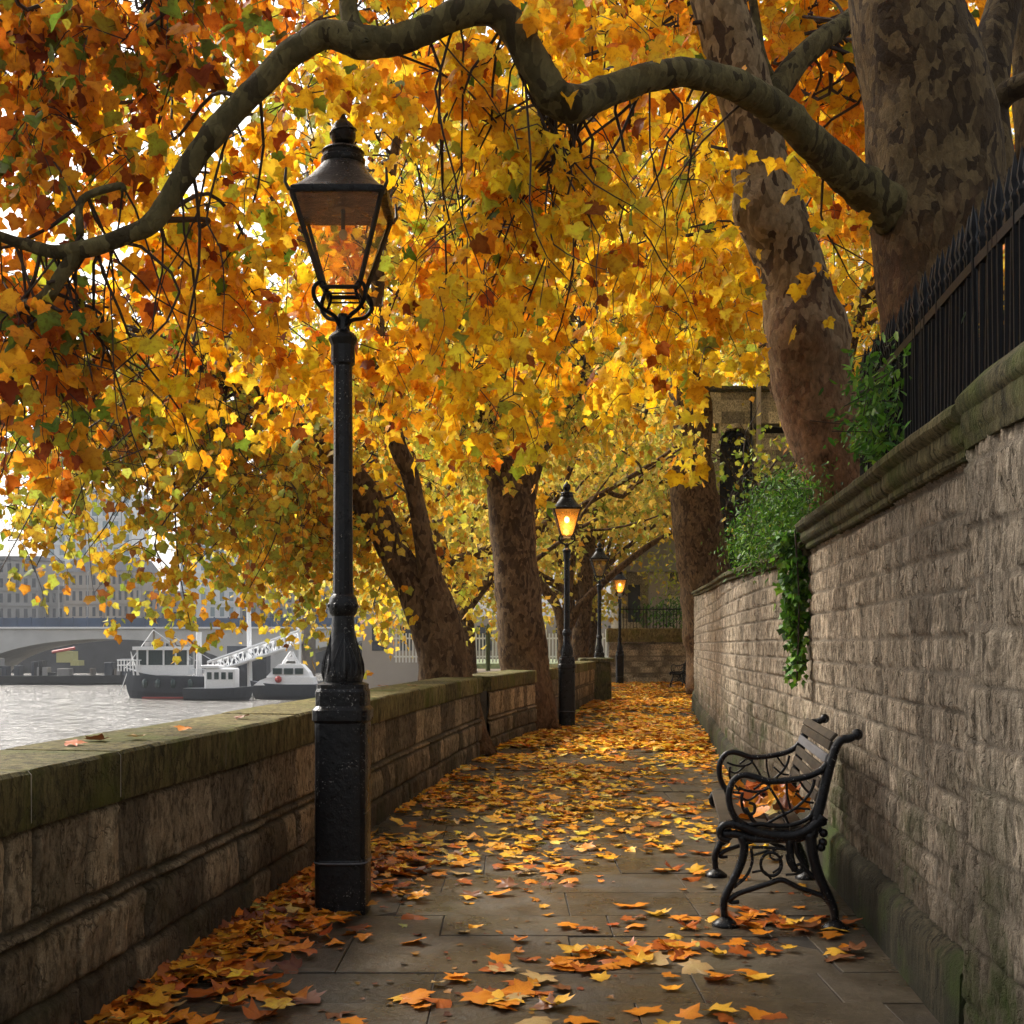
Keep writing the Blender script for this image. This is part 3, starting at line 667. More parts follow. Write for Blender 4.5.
# ================================================================== BENCHES
DB = 5.77
def bp(zx, zy, o=(700, 700)):     # bench drawing -> frame plane (u towards the wall, v up), metres
    X = o[0]+zx/6.4; Y = o[1]+zy/6.4; return (X-725)/208, (926-Y)/208
def make_bench(L, label, loc, rz):
    e = empty('park_bench', (0,0,0), label, 'bench', 'cast iron benches against the garden wall')
    A = [((985,213),(965,222),(930,240),(885,250),(850,300),(818,400),(790,510),(765,620),(735,740),(705,860)), .021]
    back = A[0]
    def ptsof(l, y, o=(700,700)): return [Vector((bp(a, b, o)[0], y, bp(a, b, o)[1])) for a, b in [tuple(q) for q in spline(l, 5)]]
    for y in (0.0, L):
        mb = MB()
        p = ptsof(back, y); mb.tube(p, np.linspace(.019, .027, len(p)), 8, flat=1.15)
        mb.ball((bp(982,213)[0], y, bp(982,213)[1]), .028, 12, 8)
        mb.build('back_upright', 'black_paint', e, smooth=True, world=False)
        mb = MB()
        mb.tube(ptsof([(800,395),(760,440),(690,478),(600,500),(500,515),(420,515),(345,490),(270,480),(212,520),(186,600),(195,690),(235,765),(300,805)], y), .0165, 8, flat=1.2)
        mb.tube(ptsof([(300,800),(380,790),(500,800),(600,785),(690,740),(740,650)], y), .012, 7)
        for l, r in (([(245,560),(300,580),(370,585),(430,560),(440,520)], .007), ([(270,590),(265,660),(290,720),(340,720),(345,670),(310,655)], .008),
                     ([(290,690),(330,760),(370,800)], .011), ([(340,570),(400,530),(430,540)], .006), ([(430,540),(480,620),(520,700),(560,790)], .007), ([(545,520),(550,600),(570,690)], .006),
                     ([(420,790),(500,740),(580,700),(650,640),(700,570),(720,500)], .008), ([(520,740),(600,690),(690,690)], .006), ([(600,590),(660,640),(715,650)], .006), ([(255,620),(310,640),(380,590)], .006), ([(620,500),(660,560),(690,590)], .006)):
            mb.tube(ptsof(l, y), r, 6)
        mb.build('armrest', 'black_paint', e, smooth=True, world=False)
        mb = MB()
        mb.tube(ptsof([(190,900),(140,885),(128,840),(160,800),(240,800),(400,850),(560,860),(660,830),(740,770),(770,730)], y), np.linspace(.015,.032,46), 8, flat=1.2)
        mb.tube(ptsof([(150,860),(240,860),(330,885),(450,885),(600,880),(680,850),(760,800)], y), .02, 8)
        for q in ((770,770),(775,840),(770,900),(760,930)): mb.ball((bp(*q)[0], y, bp(*q)[1]), .022, 8, 6)
        mb.build('seat_rail', 'black_paint', e, smooth=True, world=False)
        o2 = (700, 800)
        for l, r in (([(262,230),(282,300),(262,400),(215,510),(165,610),(152,680),(162,780)], (.022,.018)), ([(690,200),(705,330),(745,470),(800,590),(838,680),(846,780)], (.030,.019))):
            mb = MB(); p = ptsof(l, y, o2); mb.tube(p, np.linspace(r[0], r[1], len(p)), 8, flat=1.15)
            u, v = bp(l[-1][0], 798, o2)
            mb.lathe([(.065, -.0),(.066,.012),(.045,.028),(.02,.045)], 14, (u, y, 0.0)); mb.build('leg', 'black_paint', e, smooth=True, world=False)
        mb = MB()
        for l, r in (([(185,640),(240,600),(330,565),(430,530),(500,505),(545,512),(620,550),(700,575),(770,600),(815,650)], .014), ([(215,560),(290,490),(330,400),(325,310)], .008), ([(330,300),(430,300),(560,310)], .008),
                     ([(250,650),(200,655),(185,640)], .01), ([(600,250),(610,330),(650,400),(690,460),(745,500)], .012), ([(545,340),(560,400),(600,445),(640,430),(630,400),(600,415)], .008), ([(340,350),(400,330),(440,310)], .006),
                     ([(330,460),(400,450),(450,500)], .006), ([(540,470),(620,460),(680,420)], .006), ([(560,240),(575,380),(600,440)], .02), ([(500,350),(505,420),(460,460)], .006)):
            mb.tube(ptsof(l, y, o2), r, 6)
        mb.tube([Vector((bp(450+66*math.cos(t*.35), 405+75*math.sin(t*.35), o2)[0], y, bp(450+66*math.cos(t*.35), 405+75*math.sin(t*.35), o2)[1])) for t in range(19)], .008, 6)
        mb.tube([Vector((bp(480+38*math.cos(t*.4), 345+32*math.sin(t*.4), o2)[0], y, bp(480+38*math.cos(t*.4), 345+32*math.sin(t*.4), o2)[1])) for t in range(13)], .006, 6)
        mb.build('cross_brace', 'black_paint', e, smooth=True, world=False)
    # slats
    seat = [(175,800),(290,822),(400,838),(510,842),(615,828)]
    for k, (a, b) in enumerate(seat):
        u, v = bp(a, b-12); mb = MB(); mt = Matrix.Translation((u, 0, v)) @ Matrix.Rotation(R([-8,7,4,0,-8][k]), 4, 'Y')
        mb.bbox(-.036, .036, .008, L-.008, -.011, .011, .004, mt); mb.build('seat_slat', 'wood_slat', e, world=False)
    bk = [(842,290),(818,370),(797,450),(778,530),(757,615)]
    for k, (a, b) in enumerate(bk):
        u, v = bp(a-22, b); mb = MB(); mt = Matrix.Translation((u, 0, v)) @ Matrix.Rotation(R(-76), 4, 'Y')
        mb.bbox(-.0225, .0225, .008, L-.008, -.008, .008, .004, mt)
        o = mb.build('back_slat', 'wood_grey' if k == 1 else 'wood_slat', e, world=False)
        if k == 1: o['label'] = 'paler grey back slat'
    u, v = bp(880, 240); mb = MB(); mb.bbox(-.0225, .0225, .008, L-.008, -.008, .008, .004, Matrix.Translation((u-.03, 0, v+.005)) @ Matrix.Rotation(R(-50), 4, 'Y')); mb.build('back_slat', 'wood_slat', e, world=False)
    e.location = loc; e.rotation_euler = (0, 0, rz); return e
BR = -math.atan2(.165, 1.23)
make_bench(1.24, 'near black cast iron bench with wooden slats and leaves on its seat', (1.024, DB, 0), BR)
make_bench(1.25, 'tiny far black bench at the bend by the end wall', (5.02, 38.0, 0), -.45)

# ================================================================== TREES
def tree(name, base, label, cat='tree', group=None): return empty(name, base, label, cat, group)
def bare(mb, start, ang, L, r, depth, out, bend=.25):
    """recursive limbs for far trees; collects tips"""
    d = Vector(ang).normalized(); pts = [Vector(start)]; n = 5
    for i in range(n):
        d = (d+Vector((random.gauss(0, bend*.5), random.gauss(0, bend*.5), random.gauss(.02, bend*.35)))).normalized(); pts.append(pts[-1]+d*L/n)
    if kept([tuple(p) for p in pts]).sum() < n: return
    mb.tube(pts, [r*(1-.5*i/n) for i in range(n+1)], 6 if depth > 1 else 4, False); out += [tuple(p) for p in pts[2:]]
    if depth > 0:
        for k in range(3):
            q = pts[random.randint(2, n)]; dd = (d+Vector((random.gauss(0, .7), random.gauss(0, .7), random.gauss(.05, .45)))).normalized()
            bare(mb, q, dd, L*.68, r*.5, depth-1, out, bend)
def garden_trunk(e, mb, mat_='bark_mid'): return mb.build('trunk', mat_, e, smooth=True)

C_ROWS = [(722,690,70,30.2),(716,640,62,30.2),(707,590,55,30.1),(699,540,51,30),(694,500,49,30),(690,460,44,30),(691,420,42,30),(687,380,42,30),(674,330,38,29.8),(664,280,34,29.5),(668,220,28,29),(680,120,22,28.5),(690,0,15,28)]
D_ROWS = [(458,790,70,14.78),(455,755,62,14.78),(450,715,58,14.78),(444,672,54,14.78),(441,640,47,14.78),(438,608,38,14.75),(430,575,25,14.7),(424,543,20,14.6),(418,511,18,14.5),(409,472,17,14.4),(398,447,17,14.3),(390,414,17,14.2),(378,360,15,14),(380,250,12,13.6),(400,120,9,13)]
D2_ROWS = [(440,660,40,14.8),(428,622,40,14.8),(412,585,36,14.85),(392,548,31,14.9),(375,511,32,14.9),(357,483,29,14.8),(330,452,24,14.5),(292,422,18,14),(262,395,15,13.6),(232,372,12,13.2),(195,350,8,13),(150,330,5,12.8)]
E_ROWS = [(534,745,54,19.05),(531,715,52,19.05),(527,680,49,19.0),(523,650,48,19.0),(519,600,46,18.9),(515,550,44,18.9),(511,510,46,18.9),(500,470,34,18.8),(485,420,26,18.6),(470,340,20,18.3),(450,200,14,18)]
# --- A: leaning tree on the wall
A_ROWS = [(846,640,80,8.75),(845,560,74,8.7),(842,500,66,8.65),(831,450,72,8.6),(816,400,76,8.6),(803,330,76,8.6),(793,280,66,8.6),(777,230,66,8.6),(766,200,62,8.6),(759,160,56,8.6),(747,100,57,8.6),(732,50,53,8.6),(717,0,53,8.6),(700,-90,50,8.7),(690,-230,44,8.9),(700,-420,34,9.1)]
BR_ROWS = [(892,212,48,6.95),(868,192,42,6.85),(840,168,37,6.7),(805,135,34,6.5),(770,105,32,6.3),(730,83,30,6.1),(690,73,28,5.95),(650,77,28,5.85),(610,90,30,5.75),(578,103,35,5.65),(554,97,37,5.6),(537,70,34,5.55),(517,35,33,5.5),(497,12,31,5.45),(470,10,29,5.4),(430,27,28,5.4),(390,42,28,5.4),(362,42,33,5.4),(325,35,27,5.4),(290,55,27,5.4),(255,90,25,5.4),(215,132,24,5.4),(180,180,21,5.4),(155,220,20,5.4),(120,238,18,5.4),(65,252,16,5.4),(20,243,11,5.4),(-50,225,9,5.4),(-160,240,6,5.4)]
B_ROWS = [(930,520,98,7.1),(930,420,90,7.1),(929,340,90,7.1),(932,300,104,7.1),(935,250,122,7.1),(936,200,130,7.1),(934,150,128,7.1),(928,100,124,7.1),(914,50,116,7.1),(905,0,109,7.1),(895,-100,100,7.1),(888,-260,86,7.1),(900,-460,66,7.1)]
clear_box(286, 106, 398, 340, 7.0, .02); clear_box(322, 320, 364, 640, 6.5, 0)
clear_line(BR_ROWS, 9, 6.6, .10, -20, 999); clear_line(A_ROWS, 6, 8.6, .05, -20, 560); clear_line(B_ROWS, 8, 7.2, .02)
clear_line(D_ROWS, 1, 14.8, .10, 430, 700); clear_line(D2_ROWS, 1, 14.8, .2, 470, 650); clear_line(E_ROWS, 3, 19, .04, 490, 700); clear_line(C_ROWS, 2, 30, .05, 485, 700)
clear_box(546, 486, 587, 735, 19.9, 0); clear_box(584, 532, 634, 700, 41.5, 0); clear_box(560, 600, 600, 700, 33, .1); clear_box(625, 540, 696, 632, 52, .13); clear_box(704, 380, 796, 520, 36, .035)
clear_box(340, 640, 600, 700, 60, .2); clear_box(606, 620, 700, 700, 60, 0); clear_box(-50, 585, 330, 700, 40, .6)
eA = tree('plane_tree', at(846, 640, 8.75), 'leaning plane tree with swollen burls rising from the wall coping beside the ivy', group='plane trees')
mb = MB(); axA = trunk_tube(mb, A_ROWS, 36, .09, 3.0, 9, 3, ((752,212,8.4,.30,.10),(800,335,8.35,.34,.085),(835,330,8.6,.3,.05),(757,232,8.3,.2,.06)))
garden_trunk(eA, mb, 'bark_near')
mb = MB(); limA = trunk_tube(mb, [(765,125,30,8.6),(775,95,27,8.65),(795,65,24,8.7),(825,38,22,8.8),(860,12,21,9.0),(900,-30,18,9.2),(960,-90,12,9.6)], 12, .12, 6, 6)
trunk_tube(mb, [(778,92,14,8.7),(762,60,12,8.7),(757,30,10,8.8),(750,-20,8,8.9)], 8, .1, 6, 5); mb.build('limb', 'bark_branch', eA, smooth=True)
# --- B: great trunk with the long arching branch
eB = tree('plane_tree', at(930, 520, 7.1), 'massive dark mottled plane trunk behind the railings, sending one long crooked branch across the picture', group='plane trees')
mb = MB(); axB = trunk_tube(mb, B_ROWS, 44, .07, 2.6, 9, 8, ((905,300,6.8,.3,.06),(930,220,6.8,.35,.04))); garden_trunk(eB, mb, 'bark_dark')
mb = MB(); axBr = trunk_tube(mb, BR_ROWS, 20, .17, 8, 9, 2, ((215,140,5.35,.10,.022),(690,78,5.8,.12,.02),(470,14,5.3,.09,.02),(152,228,5.35,.10,.02),(800,138,6.3,.12,.02),(365,50,5.35,.12,.03),(565,110,5.55,.16,.035)))
axBr += trunk_tube(mb, [(78,250,15,5.4),(62,275,14,5.42),(42,300,13,5.45),(10,308,10,5.5),(-60,322,7,5.5)], 10, .1, 7, 5)
axBr += trunk_tube(mb, [(362,45,24,5.4),(350,18,20,5.42),(347,-20,17,5.45),(335,-90,12,5.5)], 10, .1, 7, 5)
axBr += trunk_tube(mb, [(80,235,9,5.4),(82,200,8,5.45),(118,186,7,5.5),(125,190,5,5.5)], 8, .1, 7, 5)
mb.build('branch', 'bark_branch', eB, smooth=True)
mb = MB(); axB2 = trunk_tube(mb, [(990,230,52,7.3),(992,170,46,7.35),(988,110,40,7.4),(992,50,38,7.5),(1004,0,36,7.6),(1020,-120,30,7.7)], 14, .1, 4, 6)
trunk_tube(mb, [(985,125,26,7.4),(1005,95,24,7.3),(1032,80,22,7.2),(1080,50,18,7.1)], 10, .1, 4, 5); trunk_tube(mb, [(1035,160,36,7.8),(1030,80,34,7.8),(1028,0,30,7.8),(1040,-120,26,7.9)], 12, .1, 4, 6); mb.build('limb', 'bark_dark', eB, smooth=True)
# foreground foliage, carried by the branch
axp = [tuple(p) for p in axBr]
up = [(p[0]+random.gauss(0,.3), p[1]+random.gauss(0,.4), p[2]+random.uniform(.6, 1.6)) for p in axp[::4]]
zones = [ # outline, hubs, near, far, palette
 ([(-60,-60),(330,-60),(300,60),(240,110),(190,200),(130,245),(-60,240)], 42, 5.2, 7.8, 'dim_corner'),
 ([(-60,240),(150,245),(190,300),(150,380),(110,420),(30,500),(-60,560)], 15, 5.2, 7.2, 'dim_corner'),
 ([(130,250),(230,130),(330,70),(460,60),(520,160),(540,260),(590,340),(570,400),(520,440),(450,420),(350,380),(250,430),(170,380)], 44, 5.6, 8.8, 'gold'),
 ([(200,330),(330,300),(470,320),(560,360),(540,440),(470,440),(360,400),(310,440),(230,480)], 26, 6.2, 8.6, 'orange'),
 ([(330,-60),(700,-60),(700,60),(560,150),(500,80),(420,60),(330,60)], 22, 5.6, 8.4, 'orange'),
 ([(560,330),(640,360),(690,400),(700,455),(640,420),(560,400)], 8, 7.0, 8.2, 'gold'),
 ([(480,430),(540,430),(530,470),(500,480)], 3, 6.8, 7.4, 'orange'),
 ([(560,120),(700,110),(700,300),(600,330)], 10, 7.5, 9.5, 'gold')]
tw = MB()
arr = {}
for poly, nh, d0, d1, pal in zones:
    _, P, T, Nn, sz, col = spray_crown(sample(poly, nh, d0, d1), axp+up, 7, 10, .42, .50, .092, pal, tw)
    arr.setdefault('a', []).append((P, T, Nn, sz, col))
for k in range(110):     # leafless shoots that hang from the branch
    p = Vector(random.choice(axp[6:])); pts = [p]; dv = Vector((random.gauss(0,.5), random.uniform(.1,.9), -.6))
    for i in range(8): dv = (dv+Vector((random.gauss(0,.30), random.gauss(.04,.22), random.gauss(-.12,.22)))).normalized(); pts.append(pts[-1]+dv*random.uniform(.09,.22))
    r0 = random.uniform(.004,.010)
    if kept([tuple(q) for q in pts[3:]]).all(): tw.tube(pts, [r0*(1-i/10) for i in range(9)], 5, False)
tw.build('twigs', 'twig', eB)
cat = lambda L: [np.concatenate([q[i] for q in L]) for i in range(5)]
link('crown', leaf_mesh('crown', *cat(arr['a']), T_HI, .8), 'leaf', eB)
print('near leaves', sum(len(q[0]) for q in arr['a']))
# crown of A: middle sized leaves high right and behind
tw = MB(); L = []
for poly, nh, d0, d1, pal in [([(560,-60),(1100,-60),(1100,200),(1000,260),(870,330),(760,300),(700,200),(560,150)], 60, 9.3, 13.5, 'orange'), ([(440,60),(720,60),(740,380),(600,400),(480,260)], 40, 9.5, 14, 'gold'), ([(0,-40),(440,-40),(440,200),(0,300)], 26, 9, 13, 'mixed')]:
    _, P, T, Nn, sz, col = spray_crown(sample(poly, nh, d0, d1), [tuple(p) for p in axA[40:]+limA], 8, 9, .5, .5, .125, pal, tw); L.append((P, T, Nn, sz, col))
tw.build('twigs', 'twig', eA); link('crown', leaf_mesh('crown', *cat(L), T_MID, .5), 'leaf', eA)

# --- C: trunk beyond the low wall on the right
eC = tree('plane_tree', at(722, 690, 30.2), 'broad brown plane trunk standing behind the far low end of the garden wall', group='plane trees')
mb = MB(); axC = trunk_tube(mb, C_ROWS, 26, .14, 1.6, 7, 5, ((702,525,29.6,.8,.14),)); garden_trunk(eC, mb, 'bark_mid')
mb = MB(); axC2 = trunk_tube(mb, [(672,255,26,29.5),(640,250,24,28),(605,262,22,26),(560,288,19,24),(520,310,15,22.5),(492,335,11,21.5),(470,380,8,21)], 10, .12, 3, 6)
axC2 += trunk_tube(mb, [(610,262,16,26),(590,290,13,26),(570,320,9,26)], 8, .1, 3, 5); mb.build('limb', 'bark_mid', eC, smooth=True)
# --- D: forked riverside tree
eD = tree('plane_tree', at(446, 760, 14.75), 'forked plane tree leaning over the river, growing through the parapet behind the near lamp', group='plane trees')
mb = MB(); axD = trunk_tube(mb, D_ROWS, 26, .12, 2, 7, 6)
axD2 = trunk_tube(mb, D2_ROWS, 18, .1, 2.4, 6, 4)
mb.tube([(-.60,14.80,1.0),(-.52,14.76,.6),(-.44,14.7,.25),(-.36,14.66,-.02)], [.10,.13,.15,.2], 10, wob=.2, wf=5)
garden_trunk(eD, mb)
# --- E: straight tree through the parapet
eE = tree('plane_tree', at(527, 740, 19.0), 'straight thick plane trunk growing through the parapet left of the lit lamp', group='plane trees')
mb = MB(); axE = trunk_tube(mb, E_ROWS, 26, .12, 1.8, 7, 9)
axE2 = trunk_tube(mb, [(515,515,34,18.9),(528,470,28,19),(545,430,22,19.2),(575,400,16,19.5),(590,340,12,19.8)], 12, .1, 2, 6)
mb.tube([(.44,18.95,1.1),(.50,18.9,.7),(.57,18.85,.3),(.64,18.8,-.02)], [.08,.09,.11,.14], 10, wob=.2, wf=5)
garden_trunk(eE, mb)
def mid_crown(e, zs, src, nsp, nl, spread, length, size, tpl=T_LO, thick=1.3):
    tw = MB(); L = []
    for poly, nh, d0, d1, pal in zs:
        _, P, T, Nn, sz, col = spray_crown(sample(poly, nh, d0, d1), src, nsp, nl, spread, length, size, pal, tw, thick=thick); L.append((P, T, Nn, sz, col))
    tw.build('twigs', 'twig', e); link('crown', leaf_mesh('crown', *cat(L), tpl, .4), 'leaf', e)
mid_crown(eD, [([(-60,300),(260,280),(420,380),(430,520),(330,560),(300,610),(230,600),(190,560),(100,500),(40,520),(-60,560)], 50, 12.5, 17.5, 'river'), ([(0,440),(330,440),(330,620),(205,655),(120,615),(0,590)], 46, 12, 15.5, 'mixed'),
               ([(200,420),(420,380),(430,600),(380,640),(330,600),(260,620),(220,560)], 26, 13, 18, 'river'),
               ([(110,540),(230,560),(215,640),(185,690),(165,640),(120,610)], 9, 11.5, 13, 'mixed'),
               ([(0,-60),(420,-60),(420,300),(0,320)], 28, 12, 17, 'river'), ([(-40,420),(150,430),(125,560),(-40,590)], 15, 9.5, 14, 'mixed')], [tuple(p) for p in axD[30:]+axD2[15:]], 10, 12, .75, .7, .098, T_MID)
mid_crown(eE, [([(360,0),(640,0),(660,400),(600,470),(460,500),(380,420)], 110, 16, 21, 'olive')], [tuple(p) for p in axE[40:]+axE2], 10, 12, .9, .8, .125)
mid_crown(eC, [([(580,0),(1080,-40),(1080,260),(900,380),(760,380),(640,440),(580,400)], 150, 22, 30, 'gold')], [tuple(p) for p in axC[40:]+axC2], 10, 12, .9, .8, .125, T_LO, .9)

# far trees
gF = 'plane trees farther along the embankment'
def far_tree(x, y, z, h, r, n, size, pal, label, lean=(0,0,1), tr=.35, drop=.45, sx=1.0):
    e = tree('plane_tree', (x, y, z), label, group=gF); mb = MB(); tips = []
    pts = [Vector((x, y, z-.1))]; d = Vector(lean).normalized()
    for i in range(6): pts.append(pts[-1]+(d+Vector((random.gauss(0,.06), random.gauss(0,.06), 0)))*h*.4/6)
    mb.tube(pts, [tr*(1.25 if i == 0 else 1-.06*i) for i in range(7)], 12, wob=.12, wf=1.5)
    for k in range(6):
        a = k*1.05+random.uniform(0, .6); bare(mb, pts[random.randint(3, 6)], (math.cos(a), math.sin(a), random.uniform(.1, 1.1)), h*.32, tr*.5, 2, tips)
    mb.build('trunk', 'bark_mid', e, smooth=True)
    tips = np.array(tips or [tuple(pts[-1])]); c = np.array([x+lean[0]*h*.5, y, z+h*.58])
    ncl = 300; u = rng.normal(0, 1, (ncl, 3)); u /= np.linalg.norm(u, axis=1)[:, None]; u *= (rng.uniform(.15, 1, (ncl, 1)))**.45
    cl = c+u*np.array([r*sx, r, h*drop]); cl = np.concatenate([cl, tips[rng.integers(0, len(tips), ncl//2)]])
    cl = cl[cl[:, 2] > z+1.6]
    i = rng.integers(0, len(cl), n); P = cl[i]+rng.normal(0, 1, (n, 3))*np.array([.55, .55, .42])*(r/5.5)
    T = rng.normal(0, .6, (n, 3))+np.array([0, 0, -.8]); Nn = rng.normal(0, 1, (n, 3))
    k = kept(P); P, T, Nn, i = P[k], T[k], Nn[k], i[k]; n = len(P); col = colours(pal, n)
    ci = rng.uniform(.75, 1.15, (len(cl), 1))[i]     # each spray turned at its own time
    link('crown', leaf_mesh('crown', P, T, Nn, size*rng.uniform(.6, 1.3, n), np.clip(col*ci, 0, .95), T_LO, .3), 'leaf', e)
FT = [ # x, y, z, h, r, n, size, palette, label, lean, tr
 (-1.2, 27, -1, 13, 5.0, 15000, .16, 'far', 'golden plane tree overhanging the river just beyond the straight trunk', (-.15,0,1), .28),
 (1.9, 36, 0, 14, 5.5, 16000, .18, 'far', 'yellow green plane tree behind the third lamp post', (.1,0,1), .30),
 (2.5, 50, 0, 17, 6.5, 15000, .24, 'far', 'distant plane tree with grey trunk seen left of the unlit third lamp', (.0,0,1), .3),
 (3.25, 53, 0, 16, 6, 14000, .24, 'far', 'distant plane tree with grey trunk just right of its grey neighbour', (.12,0,1), .28),
 (-1.5, 44, -.5, 15, 6, 15000, .22, 'mixed', 'golden riverside plane tree far behind the forked tree', (-.1,0,1), .32),
 (-3.6, 62, 0, 18, 7.5, 16000, .28, 'far', 'hazy gold tree on the far bend left of the forked trunk', (-.05,0,1), .4),
 (8.0, 27, 2.2, 14, 6, 18000, .18, 'olive', 'yellow plane tree in the garden behind the stone lodge', (-.1,0,1), .35),
 (12.5, 24, 2.2, 15, 6.5, 18000, .18, 'gold', 'bright yellow tree in the garden behind the massive trunk', (0,0,1), .35),
 (9.5, 68, 2.4, 19, 7.5, 16000, .28, 'far', 'tall olive tree above the end wall, behind the far building', (0,0,1), .45),
 (14, 40, 2.4, 18, 8, 16000, .24, 'olive', 'wide olive tree deep in the garden on the right', (0,0,1), .45)]
for t in FT: far_tree(*t)
# arching limb across the lane, far off
e = tree('plane_tree', (1.75, 33.5, 0), 'crooked bare limbed plane tree arching over the lane toward the far building', group=gF)
mb = MB(); a1 = trunk_tube(mb, [(566,690,16,33.5),(564,650,13,33.5),(570,622,11,33.5),(586,600,9,33.5),(606,580,8,33.5),(630,560,7,33.5),(650,545,6,33.5),(682,526,4,33.5)], 10, .12, 1.5, 6)
a2 = trunk_tube(mb, [(565,655,11,33.5),(558,610,9,33.5),(545,590,10,33.5),(520,560,8,33.5),(505,520,5,33.5)], 8, .12, 1.5, 5); a3 = trunk_tube(mb, [(566,625,10,33.5),(572,560,8,33.5),(590,500,6,33.5),(625,482,5,33.5),(670,482,3,33.5)], 8, .1, 1.5, 6); mb.build('trunk', 'bark_mid', e, smooth=True)
mid_crown(e, [([(500,430),(690,430),(690,600),(640,590),(600,540),(560,560),(500,600)], 26, 34, 41, 'lime')], [tuple(p) for p in a1+a2+a3], 5, 22, 1.3, .9, .14, T_LO, .8)

# ================================================================== GREENERY
def bush(name, P0, n, sp, size, label, cat, pal='green', tpl=T_OVAL, stems=None, down=.6, ks=1.0):
    e = empty(name, P0[0], label, cat); cl = np.array([tuple(p) for p in P0]); i = rng.integers(0, len(cl), n)
    P = cl[i]+rng.normal(0, 1, (n, 3))*np.array(sp); T = rng.normal(0, .6, (n, 3))+np.array([-.3, -.1, -down]); Nn = rng.normal(0, 1, (n, 3))+np.array([-.6,-.6,.5])
    link('leaves', leaf_mesh('leaves', P, T, Nn, size*rng.uniform(.5, 1.3, n), colours(pal, n), tpl, .3), 'greenery', e)
    mb = MB()
    for q in (stems or []): mb.tube([Vector(w) for w in spline(q, 4)], .006, 5)
    for k in range(40 if ks == 1 else 0):
        c = Vector(cl[random.randrange(len(cl))]); mb.tube([c, c+ks*Vector((random.gauss(0,.08), random.gauss(0,.05), random.uniform(.02,.14))), c+ks*Vector((random.gauss(0,.14), random.gauss(0,.08), random.uniform(-.05,.1)))], .0028*ks, 4, False)
    if n > 300 and mb.v: mb.build('stems', 'twig', e)
def fill(poly, n, d0, d1): return [Vector(p) for p in sample(poly, n, d0, d1)]
bush('ivy', fill([(775,475),(812,478),(815,515),(806,545),(745,560),(732,550),(738,530)], 70, 8.3, 9.6), 6500, (.08,.15,.07), .040, 'bright green feathery creeper spilling over the wall beside the leaning trunk', 'ivy', stems=[[at(812,470,8.8), at(770,500,9.2), at(738,545,9.8)]])
hang = [at(795+random.uniform(-14,16)*(1-t), 535+t*95, 8.12-.1*t) for t in [random.random()**1.3 for _ in range(60)]]
hang += [at(797,640,7.95), at(799,650,7.95), at(796,668,7.95), at(794,676,7.95), at(799,662,7.95)]
hang += [at(799+random.uniform(-4,4), 560+random.uniform(0,90), 8.0) for _ in range(10)]
bush('ivy', hang, 1500, (.035,.03,.035), .06, 'dark green ivy tail hanging down the face of the wall', 'ivy', tpl=T_LO, ks=.5, stems=[[at(795,530,8.0), at(799,600,7.95), at(797,680,7.9)]], down=1.0)
bush('wall_shrub', fill([(862,395),(885,345),(912,350),(905,380),(940,392),(930,420),(900,450),(872,462),(855,420)], 80, 5.9, 6.7), 1500, (.07,.09,.06), .060, 'leafy green shrub growing through the railings above the coping', 'shrub')
bush('wall_weed', [at(869,645,6.42), at(871,652,6.42)], 14, (.012,.01,.012), .035, 'tiny fern sprig rooted in the middle of the wall face', 'plant', ks=.2)
bush('garden_hedge', [Vector((float(rx(y))+random.uniform(.45,1.1), y, random.uniform(2.0,2.85))) for y in np.linspace(1.2, 6.2, 260)], 9000, (.1,.06,.07), .07, 'evergreen hedge added close behind the black railings, leaves coloured near-black for shade', 'hedge', 'unlit_hedge')
bush('end_hedge', fill([(640,604),(690,595),(692,622),(640,624)], 30, 43.8, 45), 650, (.3,.3,.22), .17, 'dark green shrubs behind the iron railing on the end wall', 'shrub')
bush('end_creeper', fill([(640,545),(690,540),(690,590),(660,600)], 20, 42, 43.5), 260, (.25,.3,.22), .17, 'lime yellow sapling leaves in front of the far building', 'shrub', 'lime')

# ================================================================== LODGE AND END WALL
class Str:
    pass
def ashlar_box(mb, x0, x1, y0, y1, z0, z1, ch=.36, bw=.7, rnd=None):
    """squared stones in courses, each proud by a hair"""
    rd = rnd or random.Random(int(x0*10)); mb.box(x0+.01, x1-.01, y0+.01, y1, z0, z1); mb.tone = (mb.tone or [])+[.3]*8; z = z0
    while z < z1-.02:
        h = min(ch, z1-z); x = x0-rd.uniform(0, .4)
        while x < x1:
            a, b = max(x, x0), min(x+bw, x1)
            if b-a > .06: mb.bbox(a+.004, b-.004, y0-rd.uniform(0, .006), y0+.1, z+.004, z+h-.004, .004); mb.tone += [rd.random()]*24
            x += bw
        z += h
def zz(y, d): return CAMZ+(HY-y)/F*d
def xx(x, d): return (x-512)/F*d
d = 36.0
e = empty('stone_lodge', (xx(740, d), d, 1.9), 'pale ashlar stone lodge with arched opening and cornice above the wall', 'building')
mb = MB(); x0, x1 = xx(706, d), xx(830, d); ax0, ax1 = xx(719, d), xx(754, d); zt = zz(392, d); zs = zz(445, d); ztop = zs+(ax1-ax0)/2
ashlar_box(mb, x0, ax0, d, d+.6, 1.8, zs+.35); ashlar_box(mb, ax1, x1, d, d+.6, 1.8, zs+.35); ashlar_box(mb, x0, x1, d, d+.6, ztop+.12, zt)
cx = (ax0+ax1)/2; ra = (ax1-ax0)/2
